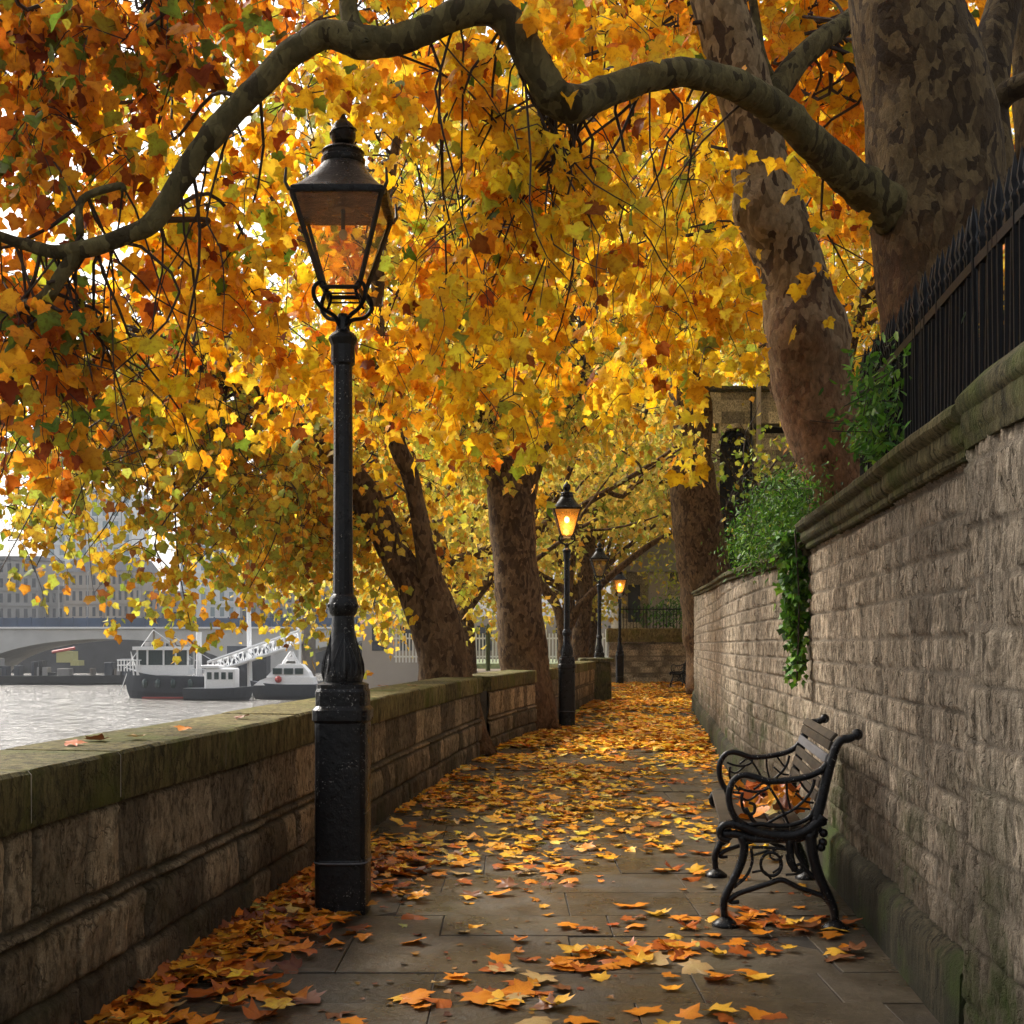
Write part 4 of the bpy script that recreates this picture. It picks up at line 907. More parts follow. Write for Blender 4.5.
for k in range(10):
    a, b = math.pi*k/10, math.pi*(k+1)/10
    mb.add([(cx+ra*math.cos(t)*q, yy, zs+ra*math.sin(t)*q) for yy in (d-.02, d+.5) for t in (a+.01, b-.01) for q in (1, 1.25)], [(0,1,3,2),(4,6,7,5),(0,2,6,4),(1,5,7,3),(0,4,5,1),(2,3,7,6)]); mb.tone += [.3+.5*(k % 2)]*8
for sgn in (-1, 1):
    mb.box(min(cx+sgn*ra*.95, cx+sgn*ra*1.0), max(cx+sgn*ra*.95, cx+sgn*ra*1.0), d+.02, d+.5, 1.8, zs); mb.tone += [.5]*8
    for k in range(8):   # spandrel fill behind the voussoirs
        t0, t1 = k/8*ra, (k+1)/8*ra; zc = zs+math.sqrt(max(0, ra*ra-t0*t0)); xa, xb = sorted((cx+sgn*t0, cx+sgn*t1)); mb.box(xa, xb, d+.015, d+.45, zc+.05, ztop+.13); mb.tone += [.6]*8
mb.box(x0-.02, x0+.01, d+.015, d+.6, 1.8, zt); mb.tone += [.5]*8
mb.build('wall', 'ashlar', e)
mb = MB(); mb.box(x0-.05, x1, d-.05, d+.7, zt, zt+.06); mb.box(x0-.12, x1, d-.12, d+.75, zt+.062, zt+.16); mb.tone = [.5]*16; mb.build('cornice', 'coping_pale', e)
mb = MB(); mb.box(x0, x1, d+.62, d+3, 1.8, zt-.02); mb.build('interior_shade', 'bridge_dark', e)  # solid block, its dark colour stands for the unlit room behind the opening
mb = MB()
for k in range(7): x = ax0+(k+.5)*(ax1-ax0)/7; mb.tube([(x, d+.1, 1.8), (x, d+.1, zs+math.sqrt(max(0, ra*ra-(x-cx)**2)))], .014, 5)
for q in (.35, .68): mb.tube([(cx+ra*q*math.cos(t*.314), d+.1, zs+ra*q*math.sin(t*.314)) for t in range(11)], .012, 5)
mb.tube([(ax0, d+.1, zs), (ax1, d+.1, zs)], .018, 5); mb.build('window_grille', 'iron', e)
mb = MB(); mb.tube([(xx(758, d), d-.09, 1.8), (xx(758, d), d-.09, zt+.3)], .075, 10); mb.build('drainpipe', 'facade_stone', e)
mb = MB(); mb.tube([(xx(750.5, d), d-.1, 1.8), (xx(750.5, d), d-.1, zt-.1)], .03, 8); mb.build('drainpipe', 'iron', e)
# leafless climber on the lodge
e = empty('bare_climber', (xx(745, 34.5), 34.5, 2.1), 'leafless tangled climber in front of the lodge opening', 'climber'); mb = MB()
for k in range(26):
    p = at(random.uniform(735, 775), random.uniform(500, 550), 34.5); pts = [p]
    dirv = Vector((random.gauss(-.1,.5), random.gauss(0,.1), 1)).normalized()
    for i in range(7): dirv = (dirv+Vector((random.gauss(0,.4), random.gauss(0,.06), random.gauss(0,.25)))).normalized(); pts.append(pts[-1]+dirv*random.uniform(.2,.55))
    mb.tube(pts, [.042*(1-i/9) for i in range(8)], 5, False)
mb.build('stems', 'twig', e)
n = 150; P = sample([(705,425),(790,420),(790,500),(705,510)], n, 33, 35)
link('leaves', leaf_mesh('leaves', P, rng.normal(0,.6,(n,3))+np.array([0,0,-.7]), rng.normal(0,1,(n,3)), .16*rng.uniform(.6,1.3,n), colours('lime', n), T_MID), 'greenery', e)

# end wall across the lane with railing
class EL(Line):
    def __init__(s): s.P = np.array([[3.5,43.2],[9.5,43.0]]); s.S = np.array([0, 6.0]); s.Nn = np.array([[0,-1.],[0,-1.]])
EWL = EL()
e = empty('end_wall', (5.5, 43.2, 0), 'stone wall closing the lane at the far bend, behind the last lit lamp', 'wall')
me = masonry(EWL, 0, 6.0, 1.45, -.02, [.2,.17,.22], (.2,.45), 'stonework', .4, .012, .012, .03, (10, 6))
link('stonework', me, 'ashlar', e)
mb = MB(); mb.bbox(3.42, 9.6, 43.02, 43.6, 1.455, 1.95, .03); mb.tone = [.8]*len(mb.v); mb.build('coping', 'coping_moss', e)
e = empty('end_railing', (5.5, 43.3, 1.95), 'low black iron railing on top of the end wall', 'railing'); mb = MB()
for k in range(44): mb.tube([(3.9+k*.12, 43.3, 1.95), (3.9+k*.12, 43.3, 2.75)], .012, 4)
mb.build('bars', 'iron', e); mb = MB(); mb.box(3.85, 9.1, 43.28, 43.32, 2.62, 2.66); mb.build('rail', 'iron', e)
d = 52
e = empty('end_building', (5.6, d, 2), 'dim grey stone building with pediment above the end wall', 'building')
mb = MB(); x0, x1 = xx(622, d), xx(720, d); ashlar_box(mb, x0, x1, d, d+6, 0, zz(572, d), .5, 1.1); mb.build('wall', 'ashlar', e)
mb = MB(); mb.box(x0-.2, x1+.2, d-.3, d+6, zz(572, d), zz(567, d)); xm = xx(665, d)
mb.add([(x0-.2, d-.3, zz(567,d)+.003), (x1+.2, d-.3, zz(567,d)+.003), (xm, d-.3, zz(535,d)), (x0-.2, d+6, zz(567,d)+.003), (x1+.2, d+6, zz(567,d)+.003), (xm, d+6, zz(535,d))], [(0,1,2),(5,4,3),(0,2,5,3),(1,4,5,2)]); mb.build('roof', 'facade_grey', e)
for a, b in ((628,640),(682,694)):
    mb = MB(); mb.box(xx(a,d), xx(b,d), d-.03, d+.1, zz(622,d), zz(585,d)); mb.build('window', 'window_dark', e)
mb = MB(); mb.box(xx(648,d), xx(668,d), d-.35, d-.01, 0, zz(574,d)); mb.build('pilaster', 'facade_stone', e)

# ================================================================== FALLEN LEAVES
def ground_leaf_arrays(X, Y, sz, zmax=.03):
    n = len(X); a = rng.uniform(0, 2*math.pi, n); P = np.stack([X, Y, rng.uniform(.008, zmax, n)], 1)
    T = np.stack([np.cos(a), np.sin(a), rng.normal(0, .10, n)], 1); Nn = np.stack([rng.normal(0,.16,n), rng.normal(0,.16,n), np.ones(n)], 1)
    return P, T, Nn, sz
def dens(X, Y):
    l = X-lx(np.minimum(Y, 29.4)); r = rx(Y)-X; cl = fbm(X*1.3+40, Y*1.0+11, 3)
    p = 1.15*np.exp(-(l/.42)**1.3)*np.clip((Y-3.6)/2, .5, 1)+.78*np.clip((Y-9.0)/9, 0, 1)+.45*np.exp(-((X-lx(np.minimum(Y,29.4))-1.4)/.8)**2)*np.clip((Y-6)/6, 0, 1)+np.where(Y < 6, .30, .16)
    p = p*np.clip(.60+2.2*cl, .03, 1.5)
    return np.where((l < .02) | (r < .08), 0, p)
def scatter(n, y0, y1, size, tpl, k, zmax=.03):
    Y = rng.uniform(y0, y1, n); X = rng.uniform(-1.7, 7.5, n); ok = (X < rx(Y)-.1) & (X > lx(np.minimum(Y, 29.4))+.02) & ((Y < 29.2) | (X > 2.55)) & (rng.random(n) < dens(X, Y)*k)
    X, Y = X[ok], Y[ok]; s_ = size*rng.uniform(.65, 1.25, len(X))
    return ground_leaf_arrays(X, Y, s_, zmax)
parts = []
P, T, Nn, sz = scatter(40000, 7.2, 15, .092, T_HI, .38, .022); parts.append((P, T, Nn, sz, colours('golden', len(P), .2), T_FALL))
P, T, Nn, sz = scatter(110000, 15, 43, .115, T_MID, .60, .04); parts.append((P, T, Nn, sz, colours('golden', len(P), .2), T_MID))
P, T, Nn, sz = scatter(16000, 2.6, 9, .028, T_MID, .45, .008); parts.append((P, T, Nn, sz, colours('bits', len(P), .3), T_MID))
Y = rng.uniform(3.6, 7.6, 5200); l_ = rng.exponential(.17, 5200); X = lx(Y)+.03+l_; ok = (fbm(X*3, Y*2.2, 2) > -.18-.3*(l_ < .15)) & (np.hypot(X+.86, Y-6.11) > .17) & (l_ < .75) & (rng.random(5200) < np.clip((Y-3.2)/3.2, .25, 1)*.42)
P, T, Nn, sz = ground_leaf_arrays(X[ok], Y[ok], .095*rng.uniform(.65, 1.3, ok.sum()), .05); Nn = Nn+rng.normal(0, .2, Nn.shape); parts.append((P, T, Nn, sz, colours('litter', len(P), .22), T_FALL))
X = rng.uniform(-1.3, 1.7, 2600); Y = rng.uniform(4.6, 7.4, 2600); ok = (rng.random(2600) < dens(X, Y)*.22*np.clip((Y-4)/2.5, 0, 1)) & (np.hypot(X+.86, Y-6.11) > .17)
P, T, Nn, sz = ground_leaf_arrays(X[ok], Y[ok], .06*rng.uniform(.6, 1.3, ok.sum()), .015); parts.append((P, T, Nn, sz, colours('litter', len(P), .25), T_FALL))
for i, q in enumerate(parts):
    nm = ('leaf_litter', 'leaf_litter', 'leaf_fragments', 'leaf_drift', 'leaf_litter')[i]
    o = link(nm, leaf_mesh(nm, *q[:5], q[5], .35), 'litter')
    tag(o, ('dense orange leaf litter on the middle stretch of the path', 'carpet of orange leaf litter on the far stretch of path', 'small crumbs of broken leaf scattered over the near paving', 'drift of rust and orange leaves piled along the foot of the near parapet', 'small scattered leaves on the paving between near lamp and bench')[i], 'leaves', None, 'stuff')
    print(nm, len(q[0]))
# the near fallen leaves one by one
proto = {}
for ck, col in (('orange', (.62,.20,.012)), ('yellow', (.70,.37,.035)), ('rust', (.38,.09,.012)), ('brown', (.17,.06,.022)), ('tan', (.42,.27,.11))):
    for v in range(4):
        me = leaf_mesh('fallen_leaf', np.zeros((1,3))+np.array([0,-.4,0]), np.array([[0.,1,0]]), np.array([[0.,0,1]]), np.array([1.0]), np.array([col]), T_FALL, .6 if v < 2 else .3)
        proto.setdefault(ck, []).append(me); me.materials.append(M['litter'])
names = ['orange']*5+['yellow']*2+['rust']*3+['brown', 'tan']
def where(x, y):
    if x-float(lx(y)) < .5: return 'in the drift at the foot of the near parapet'
    if (x+.86)**2+(y-6.1)**2 < .36: return 'beside the base of the nearest lamp post'
    if abs(x-1.3) < .55 and 5.4 < y < 7.1: return 'on the paving under the near bench'
    if float(rx(y))-x < .55: return 'on the paving along the foot of the garden wall'
    return 'on the bare flagstones in the middle of the near path' if y < 5.6 else 'on the flagstones between the near lamp and the bench'
cnt = 0
def fallen(x, y, z=None, s_=None, ck=None, label=None):
    global cnt
    ck = ck or random.choice(names); o = bpy.data.objects.new('fallen_leaf', random.choice(proto[ck])); C.objects.link(o)
    s_ = s_ or random.uniform(.07, .135); o.location = (x, y, z if z is not None else random.uniform(.008, .022)); o.scale = (s_, s_, s_*random.choice((-1, 1)))
    o.rotation_euler = (random.gauss(0, .12), random.gauss(0, .12), random.uniform(0, 6.28))
    tag(o, label or f'{ck} fallen plane leaf {where(x, y)}', 'leaf', 'fallen leaves'); cnt += 1
tries = 0
while cnt < 275 and tries < 20000:
    tries += 1; y0 = random.uniform(3.8, 7.25); a, b = float(lx(y0)), float(rx(y0)); x0 = random.uniform(a+.05, b-.12)
    if random.random() > float(dens(np.array([x0]), np.array([y0]))[0])*.9: continue
    for q in range(random.choice((1, 1, 2, 3, 4, 6))):
        x, y = x0+random.gauss(0, .11), y0+random.gauss(0, .09)
        if x < float(lx(y))+.05 or x > float(rx(y))-.13 or abs(x)/y*F > 530 or (x+.86)**2+(y-6.11)**2 < .035 or y < 3.7 or cnt >= 275: continue
        fallen(x, y)
clx, cly = at(0,0,1).x, 0
for k, (u, v, ck, lb) in enumerate([(183,731,'orange','vivid orange leaf lying on the parapet coping left of the near lamp'),(75,745,'rust','rust leaf on the parapet coping near the left picture edge'),(97,741,'brown','thin brown leaf beside the rust one on the parapet coping'),(135,739,'tan','pale curled leaf on the parapet coping short of the vivid one'),(240,718,'brown','small brown leaf on the coping just before the near lamp')]):
    dd = (CAMZ-.965)*F/(v-HY); fallen((u-512)/F*dd, dd, .978, .085, ck, lb)
for u, ck, lb in ((392,'orange','orange leaf on the parapet coping just past the near lamp'),(378,'rust','rust leaf on the parapet coping touching the orange one past the lamp')):
    dd = 11.0; fallen(float(lx(dd))-.12-.02*(u-380), dd, .978, .10, ck, lb)
# leaves on the bench seat
bx = Matrix.Translation((1.024, DB, 0)) @ Matrix.Rotation(BR, 4, 'Z'); n = 46; P = []
for k in range(n):
    u = random.uniform(.06, .40); w = random.uniform(.12, 1.1); P.append(bx @ Vector((u, w, .475+abs(random.gauss(0, .035))+.05*math.exp(-((u-.3)/.12)**2))))
P = np.array(P); a = rng.uniform(0, 6.28, n)
o = link('leaf_heap', leaf_mesh('leaf_heap', P, np.stack([np.cos(a), np.sin(a), rng.normal(0,.3,n)], 1), rng.normal(0,.45,(n,3))+np.array([0,0,1.]), .10*rng.uniform(.7,1.2,n), colours('litter', n), T_HI, .8), 'litter')
tag(o, 'heap of orange and yellow leaves lying on the near bench seat', 'leaves', None, 'stuff')

# ================================================================== RIVER: boats, gangway, bridge, far buildings
WZ = -4.0
def hull(mb, x0, x1, yc, w, z0, z1, bow=1, sheer=.5, flare=.75):
    """boat hull along x, pointed at the bow end"""
    L = x1-x0; rows = []
    for i in range(13):
        t = i/12; x = x0+L*t; q = t if bow > 0 else 1-t; hw = w/2*(1-max(0, (q-.55)/.45)**2.2)*(1-.12*max(0, (.2-q)/.2)); top = z1+sheer*max(0, (q-.4)/.6)**2
        rk = (-1 if bow < 0 else 1)*.9*max(0, (q-.7)/.3)
        rows += [(x-rk*.8, yc-hw*flare*.5, z0), (x-rk*.3, yc-hw*flare, z0+.35*(top-z0)), (x, yc-hw, top), (x, yc+hw, top), (x-rk*.3, yc+hw*flare, z0+.35*(top-z0)), (x-rk*.8, yc+hw*flare*.5, z0)]
    fs = [(i*6+j, i*6+(j+1) % 6, (i+1)*6+(j+1) % 6, (i+1)*6+j) for i in range(12) for j in range(6)]+[(5,4,3,2,1,0), tuple(range(72, 78))]
    mb.add(rows, fs)
d = 121.0
e = empty('patrol_boat', (xx(170, d), d, WZ), 'dark hulled work boat with white open framed wheelhouse, moored before the bridge', 'boat', 'boats on the river')
mb = MB(); hull(mb, xx(124, d), xx(214, d), d, 3.2, WZ-.3, zz(676, d), -1, .9); mb.build('hull', 'boat_navy', e)
mb = MB(); mb.box(xx(146,d), xx(212,d), d-1.35, d+1.35, WZ+.02, WZ+.16); mb.build('waterline_stripe', 'boat_red', e)
mb = MB(); z0, z1 = zz(675,d), zz(650,d)
for x in (140,150,166,178,190): 
    for yy in (-1.1, 1.1): mb.box(xx(x,d), xx(x,d)+.16, d+yy-.08, d+yy+.08, z0, z1)
mb.box(xx(137,d), xx(196,d), d-1.5, d+1.5, z1, z1+.35); mb.box(xx(140,d), xx(191,d), d-1.15, d+1.15, z0, zz(665,d)); mb.build('wheelhouse', 'boat_white', e)
mb = MB(); mb.box(xx(141,d), xx(190,d), d-1.05, d+1.05, zz(664.8,d), z1-.01); mb.build('window', 'boat_glass', e)
mb = MB()
for k in range(8): mb.tube([(xx(122+k*3,d), d-1.2, zz(671,d)), (xx(122+k*3,d), d-1.2, zz(660,d))], .05, 4)
for v in (660,665): mb.tube([(xx(121,d), d-1.2, zz(v,d)), (xx(145,d), d-1.2, zz(v,d))], .05, 4)
mb.tube([(xx(141,d), d-1, z0), (xx(134,d), d-1, zz(652,d)), (xx(137,d), d-1, z0)], .09, 4); mb.build('bow_rail', 'boat_white', e)
mb = MB(); mb.tube([(xx(154,d), d, z1), (xx(154,d), d, zz(628,d))], .12, 6); mb.tube([(xx(175,d), d, z1), (xx(175,d), d, zz(636,d))], .08, 6); mb.build('mast', 'pile_wood', e)
mb = MB()
for a, b in (((154,630),(126,668)),((154,630),(212,672)),((175,637),(212,660)),((128,672),(120,695))): mb.tube([(xx(a[0],d), d-.2, zz(a[1],d)), (xx(b[0],d), d-.2, zz(b[1],d))], .035, 4)
for k in range(12): x = 196+k*1.5; mb.tube([(xx(x,d), d-1.3, zz(676,d)), (xx(x,d), d-1.3, zz(669,d))], .035, 4)
mb.tube([(xx(195,d), d-1.3, zz(669,d)), (xx(213,d), d-1.3, zz(669,d))], .04, 4); mb.build('rigging', 'steel_white', e)
for x in (150,163,178,195):
    mb = MB(); mb.ball((xx(x,d), d-1.75, zz(683,d)), .3, 8, 6, 1.6); mb.build('fender', 'boat_glass', e, smooth=True)
for x, h in ((146,5),(160,7),(170,4),(184,6)):
    mb = MB(); mb.box(xx(x,d), xx(x+5,d), d-.5, d+.3, z1+.35, z1+.35+h*.1); mb.build('roof_locker', 'facade_grey', e)
d = 117.0
e = empty('motor_launch', (xx(225, d), d, WZ), 'low dark launch with small white cabin, moored between the two other boats', 'boat', 'boats on the river')
mb = MB(); hull(mb, xx(186,d), xx(254,d), d, 3.0, WZ-.3, zz(688,d), 1, .2); mb.build('hull', 'boat_navy', e)
mb = MB(); mb.bbox(xx(207,d), xx(237,d), d-1.1, d+1.1, zz(688,d), zz(668,d), .12); mb.bbox(xx(204,d), xx(222,d), d-1.2, d+1.2, zz(667.9,d), zz(665,d), .05); mb.build('cabin', 'boat_white', e)
for x in (210,217,224,231):
    mb = MB(); mb.box(xx(x,d), xx(x+4.5,d), d-1.14, d-1.08, zz(679,d), zz(672,d)); mb.build('window', 'boat_glass', e)
d = 119.0
e = empty('white_cruiser', (xx(284, d), d, WZ), 'small cruiser with bright white superstructure and dark hull beside the near lamp', 'boat', 'boats on the river')
mb = MB(); hull(mb, xx(250,d), xx(318,d), d, 3.0, WZ-.3, zz(684,d), -1, .35); mb.build('hull', 'boat_navy', e)
mb = MB(); z0 = zz(684,d)
mb.add([(xx(a,d), d+s_*w, zz(b,d)) for s_ in (-1, 1) for a, b, w in ((256,685,1.2),(316,685,1.3),(314,677,1.25),(296,676,1.2),(270,677,1.15),(262,680,1.1))], [tuple(range(6)), tuple(range(11,5,-1))]+[(i, (i+1)%6, 6+(i+1)%6, 6+i) for i in range(6)])
mb.add([(xx(a,d), d+s_*w, zz(b,d)) for s_ in (-1, 1) for a, b, w in ((268,677,1.0),(312,677,1.1),(310,672,1.0),(303,664,.9),(280,664,.9))], [tuple(range(5)), tuple(range(9,4,-1))]+[(i, (i+1)%5, 5+(i+1)%5, 5+i) for i in range(5)])
mb.build('superstructure', 'boat_white', e)
for a, b in ((275,284),(286,295),(297,305)):
    mb = MB(); mb.box(xx(a,d), xx(b,d), d-1.16, d-.9, zz(674,d), zz(668,d)); mb.build('window', 'boat_glass', e)
mb = MB(); mb.tube([(xx(283,d), d, zz(664,d)), (xx(291,d), d, zz(652,d))], .16, 5); mb.tube([(xx(298,d), d, zz(664,d)), (xx(292,d), d, zz(652,d))], .16, 5); mb.box(xx(288,d), xx(296,d), d-.4, d+.4, zz(661,d), zz(657,d)); mb.build('radar_arch', 'boat_white', e)
mb = MB(); mb.ball((xx(281,d), d-1.35, zz(679,d)), .35, 8, 6); mb.build('life_ring', 'boat_red', e)
d = 126.0
e = empty('gangway', (xx(300,d), d, WZ), 'white lattice steel gangway sloping down to the pontoon behind the boats', 'gangway')
mb = MB(); a0, a1, b0, b1 = (210,662),(300,631),(212,673),(302,643)
for yy in (-1, 1):
    A0, A1, B0, B1 = [Vector((xx(p[0],d), d+yy, zz(p[1],d))) for p in (a0,a1,b0,b1)]
    mb.tube([A0, A1], .15, 6); mb.tube([B0, B1], .15, 6)
    for k in range(13):
        t = k/12; mb.tube([A0.lerp(A1, t), B0.lerp(B1, t)], .075, 4)
        if k < 12: mb.tube([(A0 if k % 2 else B0).lerp(A1 if k % 2 else B1, t), (B0 if k % 2 else A0).lerp(B1 if k % 2 else A1, t+1/12)], .075, 4)
mb.add([(xx(x,d), d+yy, zz(y_,d)) for x, y_ in (b0, b1) for yy in (-1, 1)], [(0,1,3,2)]); mb.build('truss', 'steel_white', e)
mb = MB(); mb.tube([(xx(299,d), d, WZ), (xx(299,d), d, zz(619,d))], .25, 6); mb.build('support_post', 'steel_white', e)
e = empty('pontoon', (xx(260,d), d+3, WZ), 'dark floating pontoon the gangway comes down to', 'pontoon'); mb = MB(); mb.bbox(xx(180,d), xx(330,d), d+1.5, d+5, WZ-.5, WZ+.6, .1); mb.build('deck', 'bridge_dark', e)
mb = MB(); mb.box(xx(222,d), xx(262,d), d+2.2, d+4.5, WZ+.6, zz(646,d)); mb.build('shelter', 'boat_navy', e)
e = empty('flagpole', (xx(247,d), d+1, WZ), 'tall white pole standing on the pontoon behind the boats', 'pole'); mb = MB(); mb.tube([(xx(248,d), d+1, WZ), (xx(246,d), d+1, zz(560,d))], [.28,.2], 8); mb.build('shaft', 'steel_white', e)
e = empty('mooring_pile', (xx(307,d), d+1, WZ), 'thick grey mooring pile left of the near lamp post', 'pile'); mb = MB(); mb.lathe([(.75,0),(.75,zz(602,d)-WZ),(.5,zz(600,d)-WZ)], 14, (xx(307,d), d+1, WZ)); mb.build('shaft', 'pile_wood', e)
e = empty('mooring_pile', (xx(196,d), d+2, WZ), 'slim mooring pile behind the dark work boat', 'pile'); mb = MB(); mb.lathe([(.3,0),(.3,zz(632,d)-WZ)], 10, (xx(194,d), d+2, WZ)); mb.build('shaft', 'steel_white', e)

# bridge
d = 170.0; s_ = d/F
e = empty('road_bridge', (xx(105,d), d, WZ), 'low pale road bridge with blue parapet and wide dark arches across the river', 'bridge')
mb = MB(); topz = zz(629, d); cxs = [xx(105+300*k, d) for k in (-2,-1,0,1,2)]; hw = 138*s_
for cx in cxs:
    q = 28; arc = [(cx+hw*math.cos(math.pi*(1-i/q)), WZ-.5+(zz(639,d)-WZ+.5)*math.sin(math.pi*i/q)**.85) for i in range(q+1)]
    for yy in (d, d+14):
        b = len(mb.v); mb.add([(x, yy, z) for x, z in arc]+[(x, yy, topz) for x, z in arc], [(i, i+1, q+2+i, q+1+i) for i in range(q)])
    mb.add([(x, yy, z) for yy in (d, d+14) for x, z in arc], [(i, q+1+i, q+2+i, i+1) for i in range(q)])
    mb.box(cx+hw, cx+hw+24*s_, d, d+14, WZ-1, topz)
mb.box(cxs[0]-hw-20, cxs[-1]+hw+20, d-.3, d+14.3, topz+.003, topz+.25)
mb.build('arches', 'bridge_conc', e)
mb = MB()
for yy in (d-.2, d+14): mb.box(cxs[0]-hw-20, cxs[-1]+hw+20, yy, yy+.2, topz+.26, zz(618,d))
for k in range(110): x = cxs[0]-hw-18+k*2.0; mb.box(x, x+.2, d-.32, d-.2, topz+.25, zz(617,d))
mb.build('parapet', 'bridge_blue', e)
mb = MB(); mb.box(cxs[0]-hw-20, cxs[-1]+hw+20, d-.34, d-.1, topz+.05, topz+.3); mb.build('ledge', 'boat_white', e)
gl = 'lamp columns on the bridge'
for i, x in enumerate((56, 85, 137, 330)):
    e2 = empty('bridge_lamp', (xx(x,d), d+1, topz), ('lamp column on the bridge above the arch crown, left one','lamp column on the bridge above the arch crown, right one','lamp column on the bridge above the moored work boat','lamp column on the bridge right of the near lamp post')[i], 'street lamp', gl)
    mb = MB(); mb.tube([(xx(x,d), d+1, topz), (xx(x,d), d+1, topz+8), (xx(x,d)+.8, d+1, topz+8.6)], [.14,.09,.06], 6); mb.build('column', 'facade_grey', e2)
# dim stores and pontoons beneath the bridge
e = empty('moored_barge', (xx(60,d), d+16, WZ), 'long dark barge with deck clutter moored in the bridge shadow', 'barge', 'boats on the river')
dd = 166.0; mb = MB(); hull(mb, xx(-60,dd), xx(150,dd), dd-3, 5, WZ-.3, zz(675,dd), 1, .1); mb.build('hull', 'bridge_dark', e)
for k in range(22):
    x = xx(random.uniform(-40,130),dd); h = random.uniform(.4, 2.6); mb = MB(); mb.bbox(x, x+random.uniform(.15,1.8), dd-4, dd-2.5, zz(675,dd), zz(675,dd)+h, .05); mb.build('deck_locker', random.choice(('bridge_dark','facade_grey','boat_navy','pile_wood')), e)
mb = MB(); mb.box(xx(70,dd), xx(86,dd), dd-5, dd-3, zz(662,dd), zz(651,dd)); mb.box(xx(84,dd), xx(92,dd), dd-5.1, dd-3, zz(665,dd), zz(660,dd)); mb.build('hoarding', 'yellow_board', e)
mb = MB(); mb.tube([(xx(66,dd), dd-5, zz(652,dd)), (xx(88,dd), dd-5, zz(648,dd))], .2, 5); mb.build('jib', 'boat_red', e)
# far quay, raised and coloured dark for the shade under the bridge arches
mb = MB(); mb.box(-240, 60, 232, 300, -5, 2.9); struct(mb.build('far_embankment', 'bridge_dark'))
# low turf bank with white fence beyond the riverside trees
mb = MB(); mb.add([(-5,66,-4.2),(8,66,-4.2),(8,70,.25),(-5,70,.25),(8,90,.3),(-5,90,.3)], [(0,1,2,3),(3,2,4,5)]); struct(mb.build('river_bank', 'bank_turf'))
e = empty('white_fence', (-2, 72, .3), 'white slatted fence across the bend, seen between the tree trunks', 'fence'); mb = MB()
for k in range(70): x = -7+k*.2; mb.box(x, x+.09, 72, 72.04, .3, 2.05+.25*(k % 9 == 0))
mb.build('slats', 'boat_white', e); mb = MB(); mb.box(-7.1, 7.1, 72.041, 72.1, 1.7, 1.8); mb.box(-7.1, 7.1, 72.041, 72.1, .6, .7); mb.build('rail', 'boat_white', e)
for i, x in enumerate((458, 488)):
    e = empty('bollard_post', (xx(x,64), 64, 0), ('green post left of the straight trunk beyond the parapet','green post hard against the straight trunk beyond the parapet')[i], 'post')
    mb = MB(); mb.lathe([(.13,-1),(.13,1.9),(.17,1.95),(.12,2.3),(.02,2.5)], 10, (xx(x,64), 64, 0)); mb.build('shaft', 'bank_turf', e)
e = empty('riverside_pavilion', (-3, 96, 0), 'pale low building glimpsed between the tree trunks across the bend', 'building')
mb = MB(); mb.box(-12, 10, 96, 104, -4, 3.6); mb.build('wall', 'facade_stone', e)
for k in range(10):
    mb = MB(); mb.box(-11.2+k*2.1, -10+k*2.1, 95.96, 96.1, .9, 2.9); mb.build('window', 'window_dark', e)

def block(x0, x1, ztop, dist, rows, cols, wall, label, name='far_building', roof='flat', cat='building', glassy=False, base=651):
    X0, X1 = xx(x0, dist), xx(x1, dist); Z0, Z1 = 0.2, zz(ztop, dist); dep = 14
    e = empty(name, ((X0+X1)/2, dist, Z0), label, cat, 'buildings across the river')
    mb = MB(); mb.box(X0, X1, dist, dist+dep, Z0, Z1); mb.build('wall', wall, e)
    mb = MB(); W = X1-X0; H = Z1-Z0
    if roof == 'mansard':
        hh = (zz(ztop-14, dist)-Z1); mb.add([(X0-.3, dist-.3, Z1+.01),(X1+.3, dist-.3, Z1+.01),(X1+.3, dist+dep, Z1+.01),(X0-.3, dist+dep, Z1+.01),(X0+hh*.5, dist+hh*.5, Z1+hh),(X1-hh*.5, dist+hh*.5, Z1+hh),(X1-hh*.5, dist+dep-2, Z1+hh),(X0+hh*.5, dist+dep-2, Z1+hh)], [(0,1,5,4),(1,2,6,5),(2,3,7,6),(3,0,4,7),(4,5,6,7),(3,2,1,0)])
        mb.build('roof', 'roof_slate', e)
    else: mb.box(X0-.4, X1+.4, dist-.4, dist+dep, Z1+.01, Z1+.8); mb.build('roof', 'tower_band' if glassy else 'roof_slate', e)
    for r_ in range(1, rows): mb = MB(); z = Z0+H*r_/rows; mb.box(X0-.02, X1+.02, dist-.25, dist-.01, z-.15, z+.15); mb.build('string_course', 'tower_band' if glassy else wall, e)
    wm = MB(); ww, wh = W/cols*.45, H/rows*.6; wm.box(-ww/2, ww/2, -.06, .2, 0, wh); wme = wm.mesh('window')
    for r_ in range(rows):
        for c_ in range(cols):
            o = link('window', wme, 'window_dark' if not glassy else 'tower_glass', e, False); o.location = Vector((X0+W*(c_+.5)/cols, dist, Z0+H*(r_+.18)/rows))-e.location
block(-60, 38, 560, 250, 6, 12, 'facade_grey', 'greyish stone block at the left picture edge beyond the bridge')
block(64, 104, 572, 252, 5, 6, 'facade_stone', 'pale stone building with slate mansard, left one of the pair above the bridge', roof='mansard')
block(105, 141, 571, 251, 5, 6, 'facade_stone', 'pale stone building with slate mansard, right one of the pair above the bridge', roof='mansard')
block(38, 64, 590, 253, 4, 4, 'facade_grey', 'narrow infill building between the grey block and the mansard pair')
block(142, 178, 595, 254, 4, 6, 'facade_grey', 'low grey building right of the mansard pair above the bridge')
block(46, 132, 492, 300, 12, 8, 'tower_band', 'glass office tower rising behind the pale stone buildings', 'glass_tower', glassy=True)
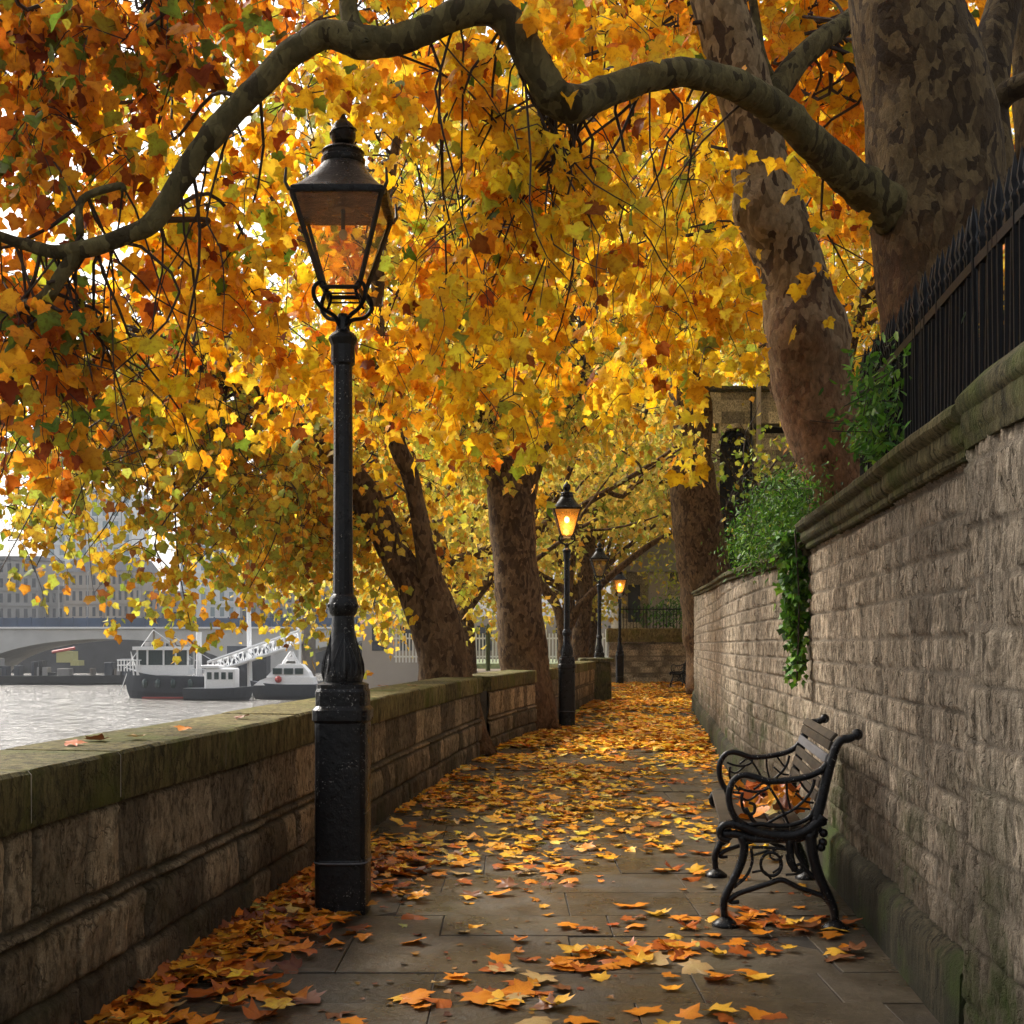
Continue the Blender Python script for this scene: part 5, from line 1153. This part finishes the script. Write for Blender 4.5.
block(180, 236, 512, 290, 9, 6, 'tower_band', 'pale grey tower block left of the white pole', 'glass_tower', glassy=True)
block(240, 330, 560, 262, 6, 10, 'facade_grey', 'broad grey building behind the white pole')
block(332, 470, 590, 270, 5, 14, 'facade_stone', 'long pale riverside building right of the near lamp post')

# river haze
m, nt, _, _ = mat('river_haze'); n = N(nt); v_ = n('ShaderNodeVolumePrincipled', {'Color': (.86,.88,.92,1), 'Density': .00024, 'Anisotropy': .2}); n('ShaderNodeOutputMaterial', {1: v_.outputs[0]}); M['river_haze'] = m
mb = MB(); mb.box(-420, 260, -12, 420, -6.5, 48); tag(mb.build('haze', 'river_haze'), 'pale grey autumn haze over the river', 'haze', None, 'stuff')
# ================================================================== LIGHT, CAMERA
EL_, AZ = 42.0, -48.0            # sun height and bearing (degrees from +Y towards +X)
sd = Vector((math.sin(R(AZ))*math.cos(R(EL_)), math.cos(R(AZ))*math.cos(R(EL_)), math.sin(R(EL_))))
l = bpy.data.lights.new('sun', 'SUN'); l.energy = 2.5; l.angle = R(15); l.color = (1, .93, .82)
lo = bpy.data.objects.new('sun', l); C.objects.link(lo); lo.rotation_euler = sd.to_track_quat('Z', 'Y').to_euler()
w = bpy.data.worlds.new('World'); bpy.context.scene.world = w; w.use_nodes = True; nt = w.node_tree; nt.nodes.clear(); n = N(nt)
sky = n('ShaderNodeTexSky', sky_type='NISHITA', sun_disc=False, sun_elevation=R(EL_), sun_rotation=R(AZ), dust_density=6.0, air_density=1.2, ozone_density=1.0)
hs = n('ShaderNodeHueSaturation', {'Saturation': .22, 'Value': 1.0, 'Color': sky.outputs[0]})
bg = n('ShaderNodeBackground', {0: hs.outputs[0], 1: .10}); n('ShaderNodeOutputWorld', {0: bg.outputs[0]})
cam = bpy.data.cameras.new('camera'); co = bpy.data.objects.new('camera', cam); C.objects.link(co)
co.location = (0, 0, CAMZ); co.rotation_euler = (R(90), 0, 0); cam.sensor_width = 36; cam.lens = 36*F/1024; cam.shift_y = (HY-512)/1024
cam.clip_end = 3000; cam.clip_start = .05
sc = bpy.context.scene; sc.camera = co
sc.view_settings.view_transform = 'Standard'; sc.view_settings.look = 'None'; sc.view_settings.gamma = 1; sc.view_settings.exposure = 1.5
sc.render.engine = 'CYCLES'; cy = sc.cycles
cy.max_bounces = 7; cy.diffuse_bounces = 4; cy.glossy_bounces = 3; cy.transmission_bounces = 5; cy.transparent_max_bounces = 8; cy.use_denoising = True
cy.caustics_reflective = False; cy.caustics_refractive = False; cy.sample_clamp_indirect = 6
